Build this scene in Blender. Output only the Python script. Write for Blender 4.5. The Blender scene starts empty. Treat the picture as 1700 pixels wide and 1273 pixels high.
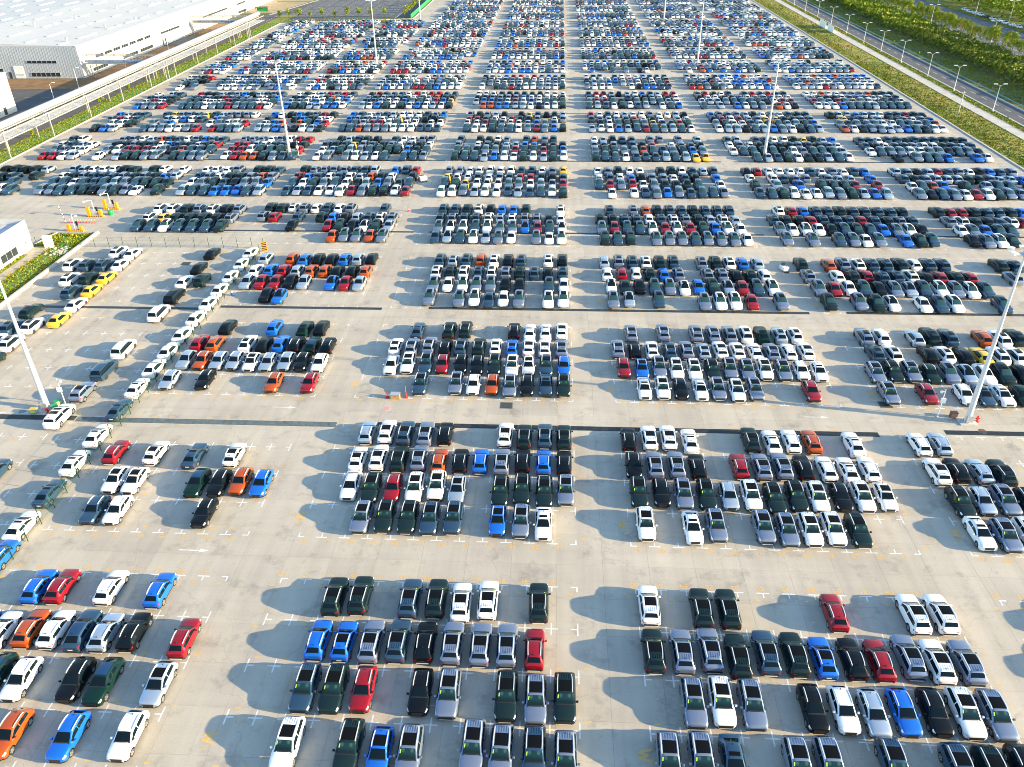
import bpy, bmesh, math, random
import numpy as np
from mathutils import Vector, Matrix
random.seed(7)
rng = np.random.default_rng(11)
S = bpy.context.scene
COL = S.collection
R = math.radians

# ---------------------------------------------------------------- camera
cam = bpy.data.cameras.new('camera')
cam.sensor_fit = 'HORIZONTAL'
cam.sensor_width = 36.0
cam.lens = 1333.41 / 1700 * 36
cam.clip_start = 1.0
cam.clip_end = 6000
co = bpy.data.objects.new('camera', cam)
COL.objects.link(co)
rt = Vector((0.99854655, 0.05269148, -0.01133131))
up = Vector((-0.01831994, 0.52955679, 0.84807664))
fw = Vector((-0.05068699, 0.84663641, -0.52975241))
m = Matrix((rt, up, -fw)).transposed().to_4x4()
m.translation = Vector((0, 0, 59.96))
co.matrix_world = m
S.camera = co

# ---------------------------------------------------------------- light
SUN_EL = 14.0
SUN_AZ = 99.0            # clockwise from +Y
w = bpy.data.worlds.new('World')
S.world = w
w.use_nodes = True
nt = w.node_tree
nt.nodes.clear()
sky = nt.nodes.new('ShaderNodeTexSky')
sky.sky_type = 'NISHITA'
sky.sun_disc = False
sky.sun_elevation = R(SUN_EL)
sky.sun_rotation = R(SUN_AZ)
sky.air_density = 1.0
sky.dust_density = 0.6
sky.ozone_density = 1.0
bg = nt.nodes.new('ShaderNodeBackground')
bg.inputs['Strength'].default_value = 0.14
out = nt.nodes.new('ShaderNodeOutputWorld')
tint = nt.nodes.new('ShaderNodeMix')
tint.data_type = 'RGBA'
tint.blend_type = 'MULTIPLY'
tint.inputs[0].default_value = 1
tint.inputs[7].default_value = (.87, 1.0, 1.08, 1)
nt.links.new(sky.outputs[0], tint.inputs[6])
nt.links.new(tint.outputs[2], bg.inputs[0])
nt.links.new(bg.outputs[0], out.inputs[0])
sl = bpy.data.lights.new('sun', 'SUN')
sl.energy = 5.0
sl.angle = R(0.55)
sl.color = (1.0, 0.77, 0.44)
so = bpy.data.objects.new('sun', sl)
COL.objects.link(so)
az, el = R(SUN_AZ), R(SUN_EL)
to_sun = Vector((math.sin(az) * math.cos(el), math.cos(az) * math.cos(el), math.sin(el)))
so.rotation_euler = to_sun.to_track_quat('Z', 'Y').to_euler()
so.location = to_sun * 300
vs = S.view_settings
vs.view_transform = 'Standard'
vs.look = 'None'
vs.gamma = 1
vs.use_curve_mapping = False
vs.exposure = 1.62
S.cycles.filter_width = 1.0

# ---------------------------------------------------------------- helpers
def tag(o, label=None, cat=None, group=None, kind=None):
    if label: o['label'] = label
    if cat: o['category'] = cat
    if group: o['group'] = group
    if kind: o['kind'] = kind
    return o

def link(name, data, parent=None, loc=None, rotz=None):
    o = bpy.data.objects.new(name, data)
    COL.objects.link(o)
    if parent: o.parent = parent
    if loc is not None: o.location = loc
    if rotz is not None: o.rotation_euler = (0, 0, rotz)
    return o

def empty(name, loc=(0, 0, 0), rotz=0):
    o = link(name, None, None, loc, rotz)
    o.empty_display_size = .5
    return o

class MB:
    """collects faces, then becomes one mesh"""
    def __init__(s):
        s.v = []; s.f = []; s.m = []
    def face(s, pts, mi=0):
        n = len(s.v); s.v += [tuple(p) for p in pts]; s.f.append(tuple(range(n, n + len(pts)))); s.m.append(mi)
    def box(s, x0, x1, y0, y1, z0, z1, mi=0):
        n = len(s.v)
        s.v += [(x, y, z) for z in (z0, z1) for x, y in ((x0, y0), (x1, y0), (x1, y1), (x0, y1))]
        for q in ((3, 2, 1, 0), (4, 5, 6, 7), (0, 1, 5, 4), (1, 2, 6, 5), (2, 3, 7, 6), (3, 0, 4, 7)):
            s.f.append(tuple(n + i for i in q)); s.m.append(mi)
        return s
    def bar(s, a, b, r, mi=0, n=4, r2=None):
        a = Vector(a); b = Vector(b); d = (b - a).normalized()
        u = d.orthogonal().normalized() if abs(d.z) < .999 else Vector((1, 0, 0))
        if abs(d.z) < .999 and n == 4:
            u = d.cross(Vector((0, 0, 1))).normalized()
        v = d.cross(u)
        k = len(s.v); r2 = r if r2 is None else r2
        for p, q in ((a, r), (b, r2)):
            for i in range(n):
                t = 2 * math.pi * (i + .5) / n
                s.v.append(tuple(p + (u * math.cos(t) + v * math.sin(t)) * q))
        for i in range(n):
            j = (i + 1) % n
            s.f.append((k + i, k + j, k + n + j, k + n + i)); s.m.append(mi)
        s.f.append(tuple(k + i for i in reversed(range(n)))); s.m.append(mi)
        s.f.append(tuple(k + n + i for i in range(n))); s.m.append(mi)
        return s
    def lathe(s, prof, c=(0, 0, 0), n=12, mi=0):
        k = len(s.v)
        for r, z in prof:
            for i in range(n):
                t = 2 * math.pi * i / n
                s.v.append((c[0] + r * math.cos(t), c[1] + r * math.sin(t), c[2] + z))
        for j in range(len(prof) - 1):
            for i in range(n):
                i2 = (i + 1) % n
                s.f.append((k + j * n + i, k + j * n + i2, k + (j + 1) * n + i2, k + (j + 1) * n + i)); s.m.append(mi)
        s.f.append(tuple(k + i for i in reversed(range(n)))); s.m.append(mi)
        s.f.append(tuple(k + (len(prof) - 1) * n + i for i in range(n))); s.m.append(mi)
        return s
    def mesh(s, name, mats, smooth=None):
        me = bpy.data.meshes.new(name)
        me.from_pydata(s.v, [], s.f)
        for mt in (mats if isinstance(mats, (list, tuple)) else [mats]):
            me.materials.append(mt)
        if any(s.m): me.polygons.foreach_set('material_index', s.m)
        if smooth is not None:
            me.polygons.foreach_set('use_smooth', [True] * len(me.polygons))
            me.set_sharp_from_angle(angle=R(smooth))
        me.update()
        return me
    def build(s, name, mats, parent=None, loc=None, smooth=None, rotz=None):
        return link(name, s.mesh(name, mats, smooth), parent, loc, rotz)

# ---------------------------------------------------------------- materials
def mat(name, col=(.5, .5, .5), rough=.6, metal=0., coat=0., spec=.5, noise=None, bump=None, ior=1.5):
    mt = bpy.data.materials.new(name)
    mt.use_nodes = True
    t = mt.node_tree
    b = t.nodes['Principled BSDF']
    b.inputs['Base Color'].default_value = (*col, 1)
    b.inputs['Roughness'].default_value = rough
    b.inputs['Metallic'].default_value = metal
    b.inputs['IOR'].default_value = ior
    b.inputs['Coat Weight'].default_value = coat
    b.inputs['Coat Roughness'].default_value = .04
    b.inputs['Specular IOR Level'].default_value = spec
    if noise:
        sc, amt = noise[0], noise[1]
        col2 = noise[2] if len(noise) > 2 else tuple(c * (1 - amt) for c in col)
        g = t.nodes.new('ShaderNodeNewGeometry')
        n = t.nodes.new('ShaderNodeTexNoise')
        n.inputs['Scale'].default_value = sc
        n.inputs['Detail'].default_value = 6
        t.links.new(g.outputs['Position'], n.inputs['Vector'])
        r = t.nodes.new('ShaderNodeValToRGB')
        r.color_ramp.elements[0].position = .35
        r.color_ramp.elements[1].position = .65
        r.color_ramp.elements[0].color = (*col2, 1)
        r.color_ramp.elements[1].color = (*col, 1)
        t.links.new(n.outputs['Fac'], r.inputs['Fac'])
        t.links.new(r.outputs['Color'], b.inputs['Base Color'])
    if bump:
        g = t.nodes.new('ShaderNodeNewGeometry')
        n = t.nodes.new('ShaderNodeTexNoise')
        n.inputs['Scale'].default_value = bump[0]
        n.inputs['Detail'].default_value = 5
        t.links.new(g.outputs['Position'], n.inputs['Vector'])
        bp = t.nodes.new('ShaderNodeBump')
        bp.inputs['Strength'].default_value = bump[1]
        bp.inputs['Distance'].default_value = .05
        t.links.new(n.outputs['Fac'], bp.inputs['Height'])
        t.links.new(bp.outputs['Normal'], b.inputs['Normal'])
    return mt

SLX, SLY, SX0, SY0 = 4.72, 4.55, 10.2, 60.7
def concrete_mat():
    mt = mat('concrete', (.45, .43, .39), .85, spec=.3)
    t = mt.node_tree
    b = t.nodes['Principled BSDF']
    N = t.nodes.new
    g = N('ShaderNodeNewGeometry')
    def noise(scale, detail=5, vec=None, rough=.55):
        n = N('ShaderNodeTexNoise'); n.inputs['Scale'].default_value = scale; n.inputs['Detail'].default_value = detail
        n.inputs['Roughness'].default_value = rough
        t.links.new(vec or g.outputs['Position'], n.inputs['Vector']); return n.outputs['Fac']
    def ramp(fac, p0, c0, p1, c1):
        r = N('ShaderNodeValToRGB'); e = r.color_ramp.elements
        e[0].position = p0; e[0].color = (*c0, 1); e[1].position = p1; e[1].color = (*c1, 1)
        t.links.new(fac, r.inputs['Fac']); return r.outputs['Color']
    def mix(kind, a, c, fac=1.):
        x = N('ShaderNodeMix'); x.data_type = 'RGBA'; x.blend_type = kind
        if isinstance(fac, float): x.inputs[0].default_value = fac
        else: t.links.new(fac, x.inputs[0])
        t.links.new(a, x.inputs[6]); t.links.new(c, x.inputs[7]); return x.outputs[2]
    base = ramp(noise(.09, 4), .3, (.455, .415, .345), .7, (.555, .505, .425))
    # per slab tone: snap position to the slab grid
    sub = N('ShaderNodeVectorMath'); sub.operation = 'SUBTRACT'; sub.inputs[1].default_value = (SX0, SY0, 0)
    t.links.new(g.outputs['Position'], sub.inputs[0])
    dv = N('ShaderNodeVectorMath'); dv.operation = 'DIVIDE'; dv.inputs[1].default_value = (SLX, SLY, 1e6)
    t.links.new(sub.outputs[0], dv.inputs[0])
    fl = N('ShaderNodeVectorMath'); fl.operation = 'FLOOR'; t.links.new(dv.outputs[0], fl.inputs[0])
    wn = N('ShaderNodeTexWhiteNoise'); wn.noise_dimensions = '3D'; t.links.new(fl.outputs[0], wn.inputs['Vector'])
    slab = ramp(wn.outputs['Value'], 0., (.90, .90, .91), 1., (1., 1., .99))
    c = mix('MULTIPLY', base, slab)
    # broad streaks along the drive direction
    mp = N('ShaderNodeMapping'); mp.inputs['Scale'].default_value = (.9, .06, 1)
    t.links.new(g.outputs['Position'], mp.inputs['Vector'])
    c = mix('MULTIPLY', c, ramp(noise(.8, 5, mp.outputs[0]), .3, (.88, .88, .89), .6, (1, 1, 1)))
    mp2 = N('ShaderNodeMapping'); mp2.inputs['Scale'].default_value = (.05, .9, 1)
    t.links.new(g.outputs['Position'], mp2.inputs['Vector'])
    c = mix('MULTIPLY', c, ramp(noise(.7, 5, mp2.outputs[0]), .3, (.92, .92, .93), .6, (1, 1, 1)))
    # dark tyre and oil stains, rust-coloured wash
    c = mix('MULTIPLY', c, ramp(noise(.33, 6, None, .65), .28, (.66, .67, .69), .45, (1, 1, 1)))
    c = mix('MULTIPLY', c, ramp(noise(.19, 5, None, .6), .62, (1, 1, 1), .78, (.93, .82, .66)))
    c = mix('MULTIPLY', c, ramp(noise(6., 4), .25, (.90, .90, .90), .6, (1, 1, 1)))
    c = mix('MULTIPLY', c, ramp(noise(40., 2), .3, (.93, .93, .93), .6, (1, 1, 1)))
    # hairline cracks wandering over the slabs
    wv = N('ShaderNodeTexNoise'); wv.inputs['Scale'].default_value = .35; wv.inputs['Detail'].default_value = 6
    t.links.new(g.outputs['Position'], wv.inputs['Vector'])
    sc = N('ShaderNodeVectorMath'); sc.operation = 'SCALE'; sc.inputs['Scale'].default_value = 5.
    t.links.new(wv.outputs['Color'], sc.inputs[0])
    av = N('ShaderNodeVectorMath'); av.operation = 'ADD'; t.links.new(g.outputs['Position'], av.inputs[0]); t.links.new(sc.outputs[0], av.inputs[1])
    vo = N('ShaderNodeTexVoronoi'); vo.feature = 'DISTANCE_TO_EDGE'; vo.inputs['Scale'].default_value = .07
    t.links.new(av.outputs[0], vo.inputs['Vector'])
    c = mix('MULTIPLY', c, ramp(vo.outputs['Distance'], .0, (.84, .84, .85), .005, (1, 1, 1)))
    t.links.new(c, b.inputs['Base Color'])
    return mt
M_CONC = concrete_mat()
M_JOINT = mat('joint_sealant', (.17, .165, .155), .9)
M_KERB = mat('kerb_concrete', (.52, .50, .46), .8, noise=(.8, .2))
M_ASPH = mat('asphalt', (.085, .092, .105), .9, noise=(.25, .3), bump=(30, .3))
M_ASPH2 = mat('old_asphalt', (.085, .085, .088), .9, noise=(.12, .28))
M_WHITE = mat('white_paint', (.8, .8, .78), .5)
M_ROADPAINT = mat('road_paint', (.76, .76, .74), .7, noise=(3., .25))
M_ORANGE_PAINT = mat('orange_road_paint', (.66, .36, .06), .75, noise=(3., .3, (.52, .42, .24)))
M_GRASS = mat('grass_ground', (.13, .19, .014), .95, noise=(.22, .5, (.20, .18, .022)))
M_DRY = mat('dry_grass_ground', (.36, .25, .06), .95, noise=(.05, .5, (.17, .21, .016)))
M_FIELD = mat('field_ground', (.10, .12, .035), .95, noise=(.02, .4))
M_SOIL = mat('brown_soil', (.24, .135, .06), .95, noise=(.3, .35))
M_STEEL = mat('galvanised_steel', (.55, .56, .57), .4, .6)
M_POLE = mat('white_pole_paint', (.60, .61, .62), .4)
M_DARK = mat('dark_metal', (.03, .032, .035), .5)
M_GRATE = mat('drain_grate_iron', (.035, .045, .05), .6, noise=(2., .4))
M_GRATE_L = mat('drain_cover_plate', (.12, .155, .16), .7, noise=(1.5, .35))
M_GREENPOST = mat('green_fence_paint', (.004, .055, .03), .5)
M_GREENBRIGHT = mat('bright_green_fence_paint', (.005, .20, .05), .5)
M_WIRE = mat('green_wire', (.02, .09, .04), .5)
M_NET = mat('green_netting', (.01, .30, .09), .8)
M_WALL = mat('white_metal_cladding', (.56, .56, .55), .5, noise=(.05, .05))
M_GREYWALL = mat('grey_metal_cladding', (.46, .49, .53), .45, .2, noise=(.2, .08))
M_ROOF = mat('white_metal_roof', (.485, .485, .475), .6, noise=(.06, .05))
M_WINDOW = mat('window_glass', (.02, .03, .04), .08)
M_FRAME = mat('window_frame_metal', (.3, .32, .33), .5)
M_PIPE = mat('silver_pipe_cladding', (.42, .44, .46), .4, .3)
M_RACK = mat('pipe_rack_steel', (.28, .285, .29), .5)
M_YELLOW = mat('yellow_barrier_paint', (.80, .38, .01), .45)
M_RED = mat('red_plastic', (.65, .02, .02), .4)
M_BLACKP = mat('black_plastic', (.015, .015, .016), .5)
M_GREENP = mat('green_plastic', (.01, .30, .08), .4)
M_BLUEP = mat('blue_plastic', (.02, .10, .42), .4)
M_BOX = mat('plywood_box', (.42, .28, .11), .7)
M_PINK = mat('faded_red_paint', (.55, .27, .25), .8)
M_BARK = mat('bark', (.09, .065, .045), .9)
def leafmat(name, c, lo=.55, hi=1.7):
    mt = mat(name, c, .7, spec=.25)
    t = mt.node_tree; b = t.nodes['Principled BSDF']
    oi = t.nodes.new('ShaderNodeNewGeometry')
    r = t.nodes.new('ShaderNodeValToRGB')
    r.color_ramp.elements[0].color = (c[0] * lo, c[1] * (lo + .05), c[2] * .7, 1)
    r.color_ramp.elements[1].color = (min(1, c[0] * hi), min(1, c[1] * (1 + (hi - 1) * .5)), c[2] * 1.1, 1)
    t.links.new(oi.outputs['Random Per Island'], r.inputs['Fac'])
    t.links.new(r.outputs['Color'], b.inputs['Base Color'])
    return mt
M_LEAF = leafmat('leaf_green', (.17, .25, .012))
M_LEAF_D = leafmat('leaf_dark_green', (.065, .11, .012))
M_LEAF_Y = leafmat('leaf_yellow_green', (.24, .24, .012))
M_LEAF_O = leafmat('leaf_olive', (.11, .165, .010))
M_TUFT = leafmat('grass_blades', (.20, .255, .016), .8, 1.25)
M_FLOWER = leafmat('red_flowers', (.5, .03, .06))

# car paints, glass and trim
def paint(name, c, metal=0., rough=.35):
    dark = max(c) < .05
    return mat('paint_' + name, c, rough, metal, coat=.18 if dark else .5, spec=.16 if dark else .35)
PAINT = {
    'K': paint('black', (.004, .006, .009)), 'G': paint('green_black', (.010, .026, .030), .2),
    'E': paint('graphite', (.030, .075, .135), .4), 'L': paint('slate_grey', (.20, .25, .35), .5),
    'I': paint('silver_blue', (.42, .51, .61), .6), 'W': paint('white', (.80, .80, .80)),
    'R': paint('red', (.235, .003, .010)), 'O': paint('orange', (.38, .062, .005)),
    'B': paint('blue', (.008, .135, .58), .2), 'Y': paint('yellow', (.78, .46, .03)),
    'T': paint('dark_green', (.006, .030, .026), .3)}
M_GLASS = mat('car_glass', (.004, .010, .016), .06, spec=.16)
M_SCREEN = mat('windscreen_glass', (.010, .045, .046), .06, spec=.35)
def screen_nodes(mt):
    """what shows through the windscreen: dark dashboard below, two pale seat backs above"""
    t = mt.node_tree; b = t.nodes['Principled BSDF']
    tc = t.nodes.new('ShaderNodeTexCoord'); sp = t.nodes.new('ShaderNodeSeparateXYZ'); t.links.new(tc.outputs['Object'], sp.inputs[0])
    def M(op, a, c=None):
        n = t.nodes.new('ShaderNodeMath'); n.operation = op
        for k, v in enumerate((a, c)):
            if v is None: continue
            if isinstance(v, (int, float)): n.inputs[k].default_value = v
            else: t.links.new(v, n.inputs[k])
        return n.outputs[0]
    dx = M('DIVIDE', M('SUBTRACT', M('ABSOLUTE', sp.outputs[0]), .36), .15)
    dy = M('DIVIDE', M('SUBTRACT', sp.outputs[1], .42), .15)
    seat = M('SUBTRACT', 1.25, M('ADD', M('MULTIPLY', dx, dx), M('MULTIPLY', dy, dy)))
    seat = M('MINIMUM', M('MAXIMUM', seat, 0), 1)
    dash = M('MINIMUM', M('MAXIMUM', M('MULTIPLY', M('SUBTRACT', .80, sp.outputs[1]), 5.), 0), 1)
    r = t.nodes.new('ShaderNodeMix'); r.data_type = 'RGBA'
    r.inputs[6].default_value = (.009, .032, .038, 1); r.inputs[7].default_value = (.032, .085, .080, 1); t.links.new(seat, r.inputs[0])
    r2 = t.nodes.new('ShaderNodeMix'); r2.data_type = 'RGBA'
    r2.inputs[6].default_value = (.006, .016, .018, 1); t.links.new(r.outputs[2], r2.inputs[7]); t.links.new(dash, r2.inputs[0])
    t.links.new(r2.outputs[2], b.inputs['Base Color'])
screen_nodes(M_SCREEN)
M_SCREEN_FAR = mat('windscreen_glass_far', (.022, .065, .065), .08, spec=.35)
M_ROOFGLASS = mat('glass_roof', (.006, .007, .008), .2, spec=.09)
M_BLUEGLASS = mat('tinted_blue_glass_roof', (.012, .045, .12), .08, spec=.6)
M_TRIM = mat('car_black_trim', (.012, .012, .013), .6, spec=.3)
M_TYRE = mat('tyre_rubber', (.018, .018, .018), .8)
M_RIM = mat('alloy_rim', (.55, .56, .58), .3, .8)
M_CHROME = mat('bright_trim', (.85, .86, .87), .3, .35)
M_HEADLAMP = mat('headlamp', (.62, .66, .68), .1, .3)
M_TAIL = mat('tail_lamp_red', (.30, .008, .012), .2)
M_PLATE = mat('plate', (.75, .75, .72), .5)
M_STICK = mat('yellow_green_sticker', (.55, .75, .08), .5)

# ---------------------------------------------------------------- cars
# stations from nose to tail: y, half width, belt z, upper half width, upper z, top z
SPEC = {
 'S': dict(st=[(2.36,.66,.74,.56,.78,.80),(2.31,.80,.81,.68,.87,.90),(2.14,.895,.90,.79,.97,1.0),(1.6,.95,.98,.85,1.05,1.08),
     (1.02,.95,1.03,.82,1.09,1.12),(.22,.95,1.05,.69,1.58,1.65),(-.35,.95,1.06,.70,1.62,1.70),(-1.1,.95,1.07,.69,1.61,1.69),
     (-1.78,.935,1.09,.635,1.54,1.63),(-2.17,.90,1.10,.74,1.16,1.18),(-2.30,.845,1.02,.74,1.08,1.10),(-2.36,.72,.92,.60,.96,.98)],
     i=(4,5,8,9), wy=(1.43,-1.40), r=.37, zu=.25),
 'C': dict(st=[(2.2,.60,.70,.50,.74,.76),(2.14,.80,.77,.66,.83,.85),(1.95,.87,.85,.76,.92,.95),(1.5,.90,.92,.80,.99,1.02),
     (.92,.90,.98,.77,1.03,1.06),(.16,.90,1.0,.64,1.46,1.53),(-.4,.90,1.02,.65,1.50,1.58),(-1.0,.90,1.03,.63,1.48,1.56),
     (-1.52,.89,1.05,.60,1.39,1.47),(-2.03,.86,1.04,.68,1.09,1.11),(-2.15,.82,.96,.68,1.0,1.02),(-2.2,.74,.86,.60,.9,.92)],
     i=(4,5,8,9), wy=(1.32,-1.32), r=.345, zu=.22),
 'D': dict(st=[(2.37,.60,.62,.50,.66,.68),(2.3,.82,.70,.68,.76,.78),(2.1,.89,.77,.78,.84,.87),(1.5,.92,.84,.82,.91,.94),
     (.95,.92,.90,.78,.96,.99),(.10,.92,.92,.63,1.35,1.42),(-.4,.92,.93,.63,1.39,1.46),(-.9,.92,.94,.62,1.37,1.45),
     (-1.25,.92,.95,.60,1.31,1.39),(-1.92,.90,.97,.72,1.03,1.06),(-2.25,.87,.96,.74,1.0,1.03),(-2.34,.82,.88,.68,.94,.96),(-2.38,.72,.78,.58,.84,.86)],
     i=(4,5,8,9), wy=(1.42,-1.38), r=.335, zu=.18),
 'F': dict(st=[(2.36,.62,.66,.52,.70,.72),(2.3,.83,.76,.68,.82,.84),(2.1,.90,.84,.79,.91,.94),(1.5,.93,.92,.83,.99,1.02),
     (.95,.93,.98,.79,1.03,1.06),(.15,.93,1.0,.65,1.46,1.53),(-.4,.93,1.02,.66,1.50,1.58),(-1.0,.93,1.03,.64,1.46,1.54),
     (-1.35,.92,1.04,.62,1.38,1.46),(-2.05,.89,1.03,.70,1.08,1.11),(-2.25,.86,.98,.70,1.03,1.05),(-2.36,.76,.88,.60,.92,.94)],
     i=(4,5,8,9), wy=(1.44,-1.40), r=.36, zu=.21),
 'V': dict(st=[(2.55,.68,.78,.58,.83,.86),(2.49,.87,.86,.73,.93,.96),(2.3,.95,.94,.84,1.02,1.05),(1.9,.97,1.0,.86,1.09,1.12),
     (1.45,.97,1.04,.83,1.13,1.17),(.55,.97,1.06,.72,1.63,1.70),(-.3,.97,1.07,.73,1.70,1.78),(-1.3,.97,1.08,.73,1.70,1.78),
     (-2.15,.96,1.09,.70,1.65,1.73),(-2.46,.94,1.10,.80,1.17,1.19),(-2.53,.90,1.02,.80,1.07,1.09),(-2.56,.82,.92,.7,.96,.98)],
     i=(4,5,8,9), wy=(1.58,-1.50), r=.37, zu=.22),
}
def lerp_station(st, y):
    for a, b in zip(st, st[1:]):
        if a[0] >= y >= b[0]:
            t = (a[0] - y) / (a[0] - b[0])
            return tuple(p + (q - p) * t for p, q in zip(a, b))
    return st[0] if y > st[0][0] else st[-1]

def half_profile(sp, y, arch=True):
    _, w_, zb, wg, zg, zt = lerp_station(sp['st'], y)
    zu = sp['zu']
    if y > sp['st'][0][0] - .1 or y < sp['st'][-1][0] + .1: zu += .08
    za = zu
    if arch:
        for wy in sp['wy']:
            r = sp['r'] + .07
            if abs(y - wy) < r: za = max(zu, sp['r'] + math.sqrt(r * r - (y - wy) ** 2))
    z3 = max(zu + .20, za + .015)
    z4 = max(min(zb - .08, .64 if sp is not SPEC['D'] else .58), z3 + .02)
    if y > sp['st'][sp['i'][0]][0] and y < sp['st'][1][0]: zh = .03        # pressed ridges along the bonnet
    else: zh = 0.
    return [(0, za), (w_ - .16, za), (w_ - .035, max(zu + .05, za)), (w_, z3), (w_ + .005, z4), (w_ - .035, zb),
            (wg, zg), (wg - .085, zt - .014), (wg * .62, zt + .012 + zh), (0, zt + .02)]

def surf(sp, y, k, side=1):
    p = half_profile(sp, y, False)
    i = min(int(k), 8); t = k - i
    return Vector((side * (p[i][0] + (p[i + 1][0] - p[i][0]) * t), y, p[i][1] + (p[i + 1][1] - p[i][1]) * t))

def body_mesh(sp, ysteps, ks, arch, mats, fmat=None, name='body'):
    mb = MB(); rows = []
    for y in ysteps:
        p = half_profile(sp, y, arch)
        row = []
        seq = [(-1, k) for k in reversed(ks) if p[k][0] > 0] if False else None
        pts = [(p[k][0], y, p[k][1]) for k in ks]
        left = [(-x, yy, z) for x, yy, z in reversed(pts) if x > 1e-6]
        rows.append((left, pts))
    n = len(ks)
    ring = []
    for left, pts in rows:
        # closed ring: right side bottom->top, then left top->bottom
        r_ = [q for q in pts] + [q for q in left]
        ring.append(r_)
    L = len(ring[0]); base = []
    for r_ in ring:
        base.append(len(mb.v)); mb.v += r_
    kk = list(ks) + [k for k in reversed(ks) if half_profile(sp, 0)[k][0] > 1e-6]
    for a in range(len(ring) - 1):
        for j in range(L):
            j2 = (j + 1) % L
            mb.f.append((base[a] + j, base[a] + j2, base[a + 1] + j2, base[a + 1] + j))
            mb.m.append(fmat(ysteps[a], ysteps[a + 1], min(kk[j], kk[j2]), max(kk[j], kk[j2])) if fmat else 0)
    mb.f.append(tuple(base[0] + j for j in reversed(range(L)))); mb.m.append(fmat(9, 9, 4, 5) if fmat else 0)
    mb.f.append(tuple(base[-1] + j for j in range(L))); mb.m.append(fmat(-9, -9, 4, 5) if fmat else 0)
    return mb

def patch(mb, sp, ya, yb, ka, kb, side, ny, nk, off=.009, mi=0):
    """a panel lying on the body surface; ka/kb may be pairs (at ya, at yb)"""
    g = []
    for a in range(ny + 1):
        y = ya + (yb - ya) * a / ny
        row = []
        for b in range(nk + 1):
            k = ka + (kb - ka) * b / nk
            p = surf(sp, y, k, side)
            e = .02
            dy = surf(sp, y - e, k, side) - surf(sp, y + e, k, side)
            dk = surf(sp, y, min(k + .05, 9), side) - surf(sp, y, k - .05, side)
            n = dk.cross(dy) * side
            if n.length > 1e-9: n.normalize()
            if n.dot(Vector((p.x, 0, max(.1, p.z - .6)))) < 0: n = -n
            row.append(p + n * off)
        g.append(row)
    base = len(mb.v)
    for row in g: mb.v += [tuple(p) for p in row]
    W_ = nk + 1
    for a in range(ny):
        for b in range(nk):
            q = [base + a * W_ + b, base + a * W_ + b + 1, base + (a + 1) * W_ + b + 1, base + (a + 1) * W_ + b]
            if side > 0: q.reverse()
            mb.f.append(tuple(q)); mb.m.append(mi)

def both(sp, ya, yb, ka, ny, nk, off=.009):
    mb = MB()
    patch(mb, sp, ya, yb, ka, 9, 1, ny, nk, off); patch(mb, sp, ya, yb, ka, 9, -1, ny, nk, off)
    return mb

def wheel_meshes(r):
    tyre = MB(); n = 18
    prof = [(r * .62, -.10), (r * .93, -.115), (r, -.07), (r, .07), (r * .93, .115), (r * .62, .10)]
    for rr, x in prof:
        for i in range(n):
            t = 2 * math.pi * i / n
            tyre.v.append((x, rr * math.cos(t), rr * math.sin(t)))
    for j in range(len(prof) - 1):
        for i in range(n):
            i2 = (i + 1) % n
            tyre.f.append((j * n + i, j * n + i2, (j + 1) * n + i2, (j + 1) * n + i)); tyre.m.append(0)
    rim = MB()
    for sx in (1, -1):
        x = sx * .085
        c = len(rim.v); rim.v.append((x, 0, 0))
        for i in range(n):
            t = 2 * math.pi * i / n; rim.v.append((x, r * .64 * math.cos(t), r * .64 * math.sin(t)))
        for i in range(n):
            q = (c, c + 1 + i, c + 1 + (i + 1) % n)
            rim.f.append(q if sx > 0 else q[::-1]); rim.m.append(1)
        for s_ in range(5):
            t = 2 * math.pi * s_ / 5
            d = Vector((0, math.cos(t), math.sin(t))); e = Vector((0, -math.sin(t), math.cos(t)))
            p = [Vector((x + sx * .02, 0, 0)) + d * (r * .05) + e * .05, Vector((x + sx * .02, 0, 0)) + d * (r * .66) + e * .085,
                 Vector((x + sx * .02, 0, 0)) + d * (r * .66) - e * .085, Vector((x + sx * .02, 0, 0)) + d * (r * .05) - e * .05]
            rim.face(p if sx < 0 else p[::-1], 0)
    return tyre.mesh('wheel', M_TYRE, 40), rim.mesh('rim', [M_RIM, M_BLACKP])
WHEELS = {k: wheel_meshes(k) for k in (.37, .345, .335, .36)}

def densify(st, mx):
    ys = [st[0][0]]
    for a, b in zip(st, st[1:]):
        n = max(1, math.ceil((a[0] - b[0]) / mx))
        ys += [a[0] + (b[0] - a[0]) * i / n for i in range(1, n + 1)]
    return ys

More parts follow.
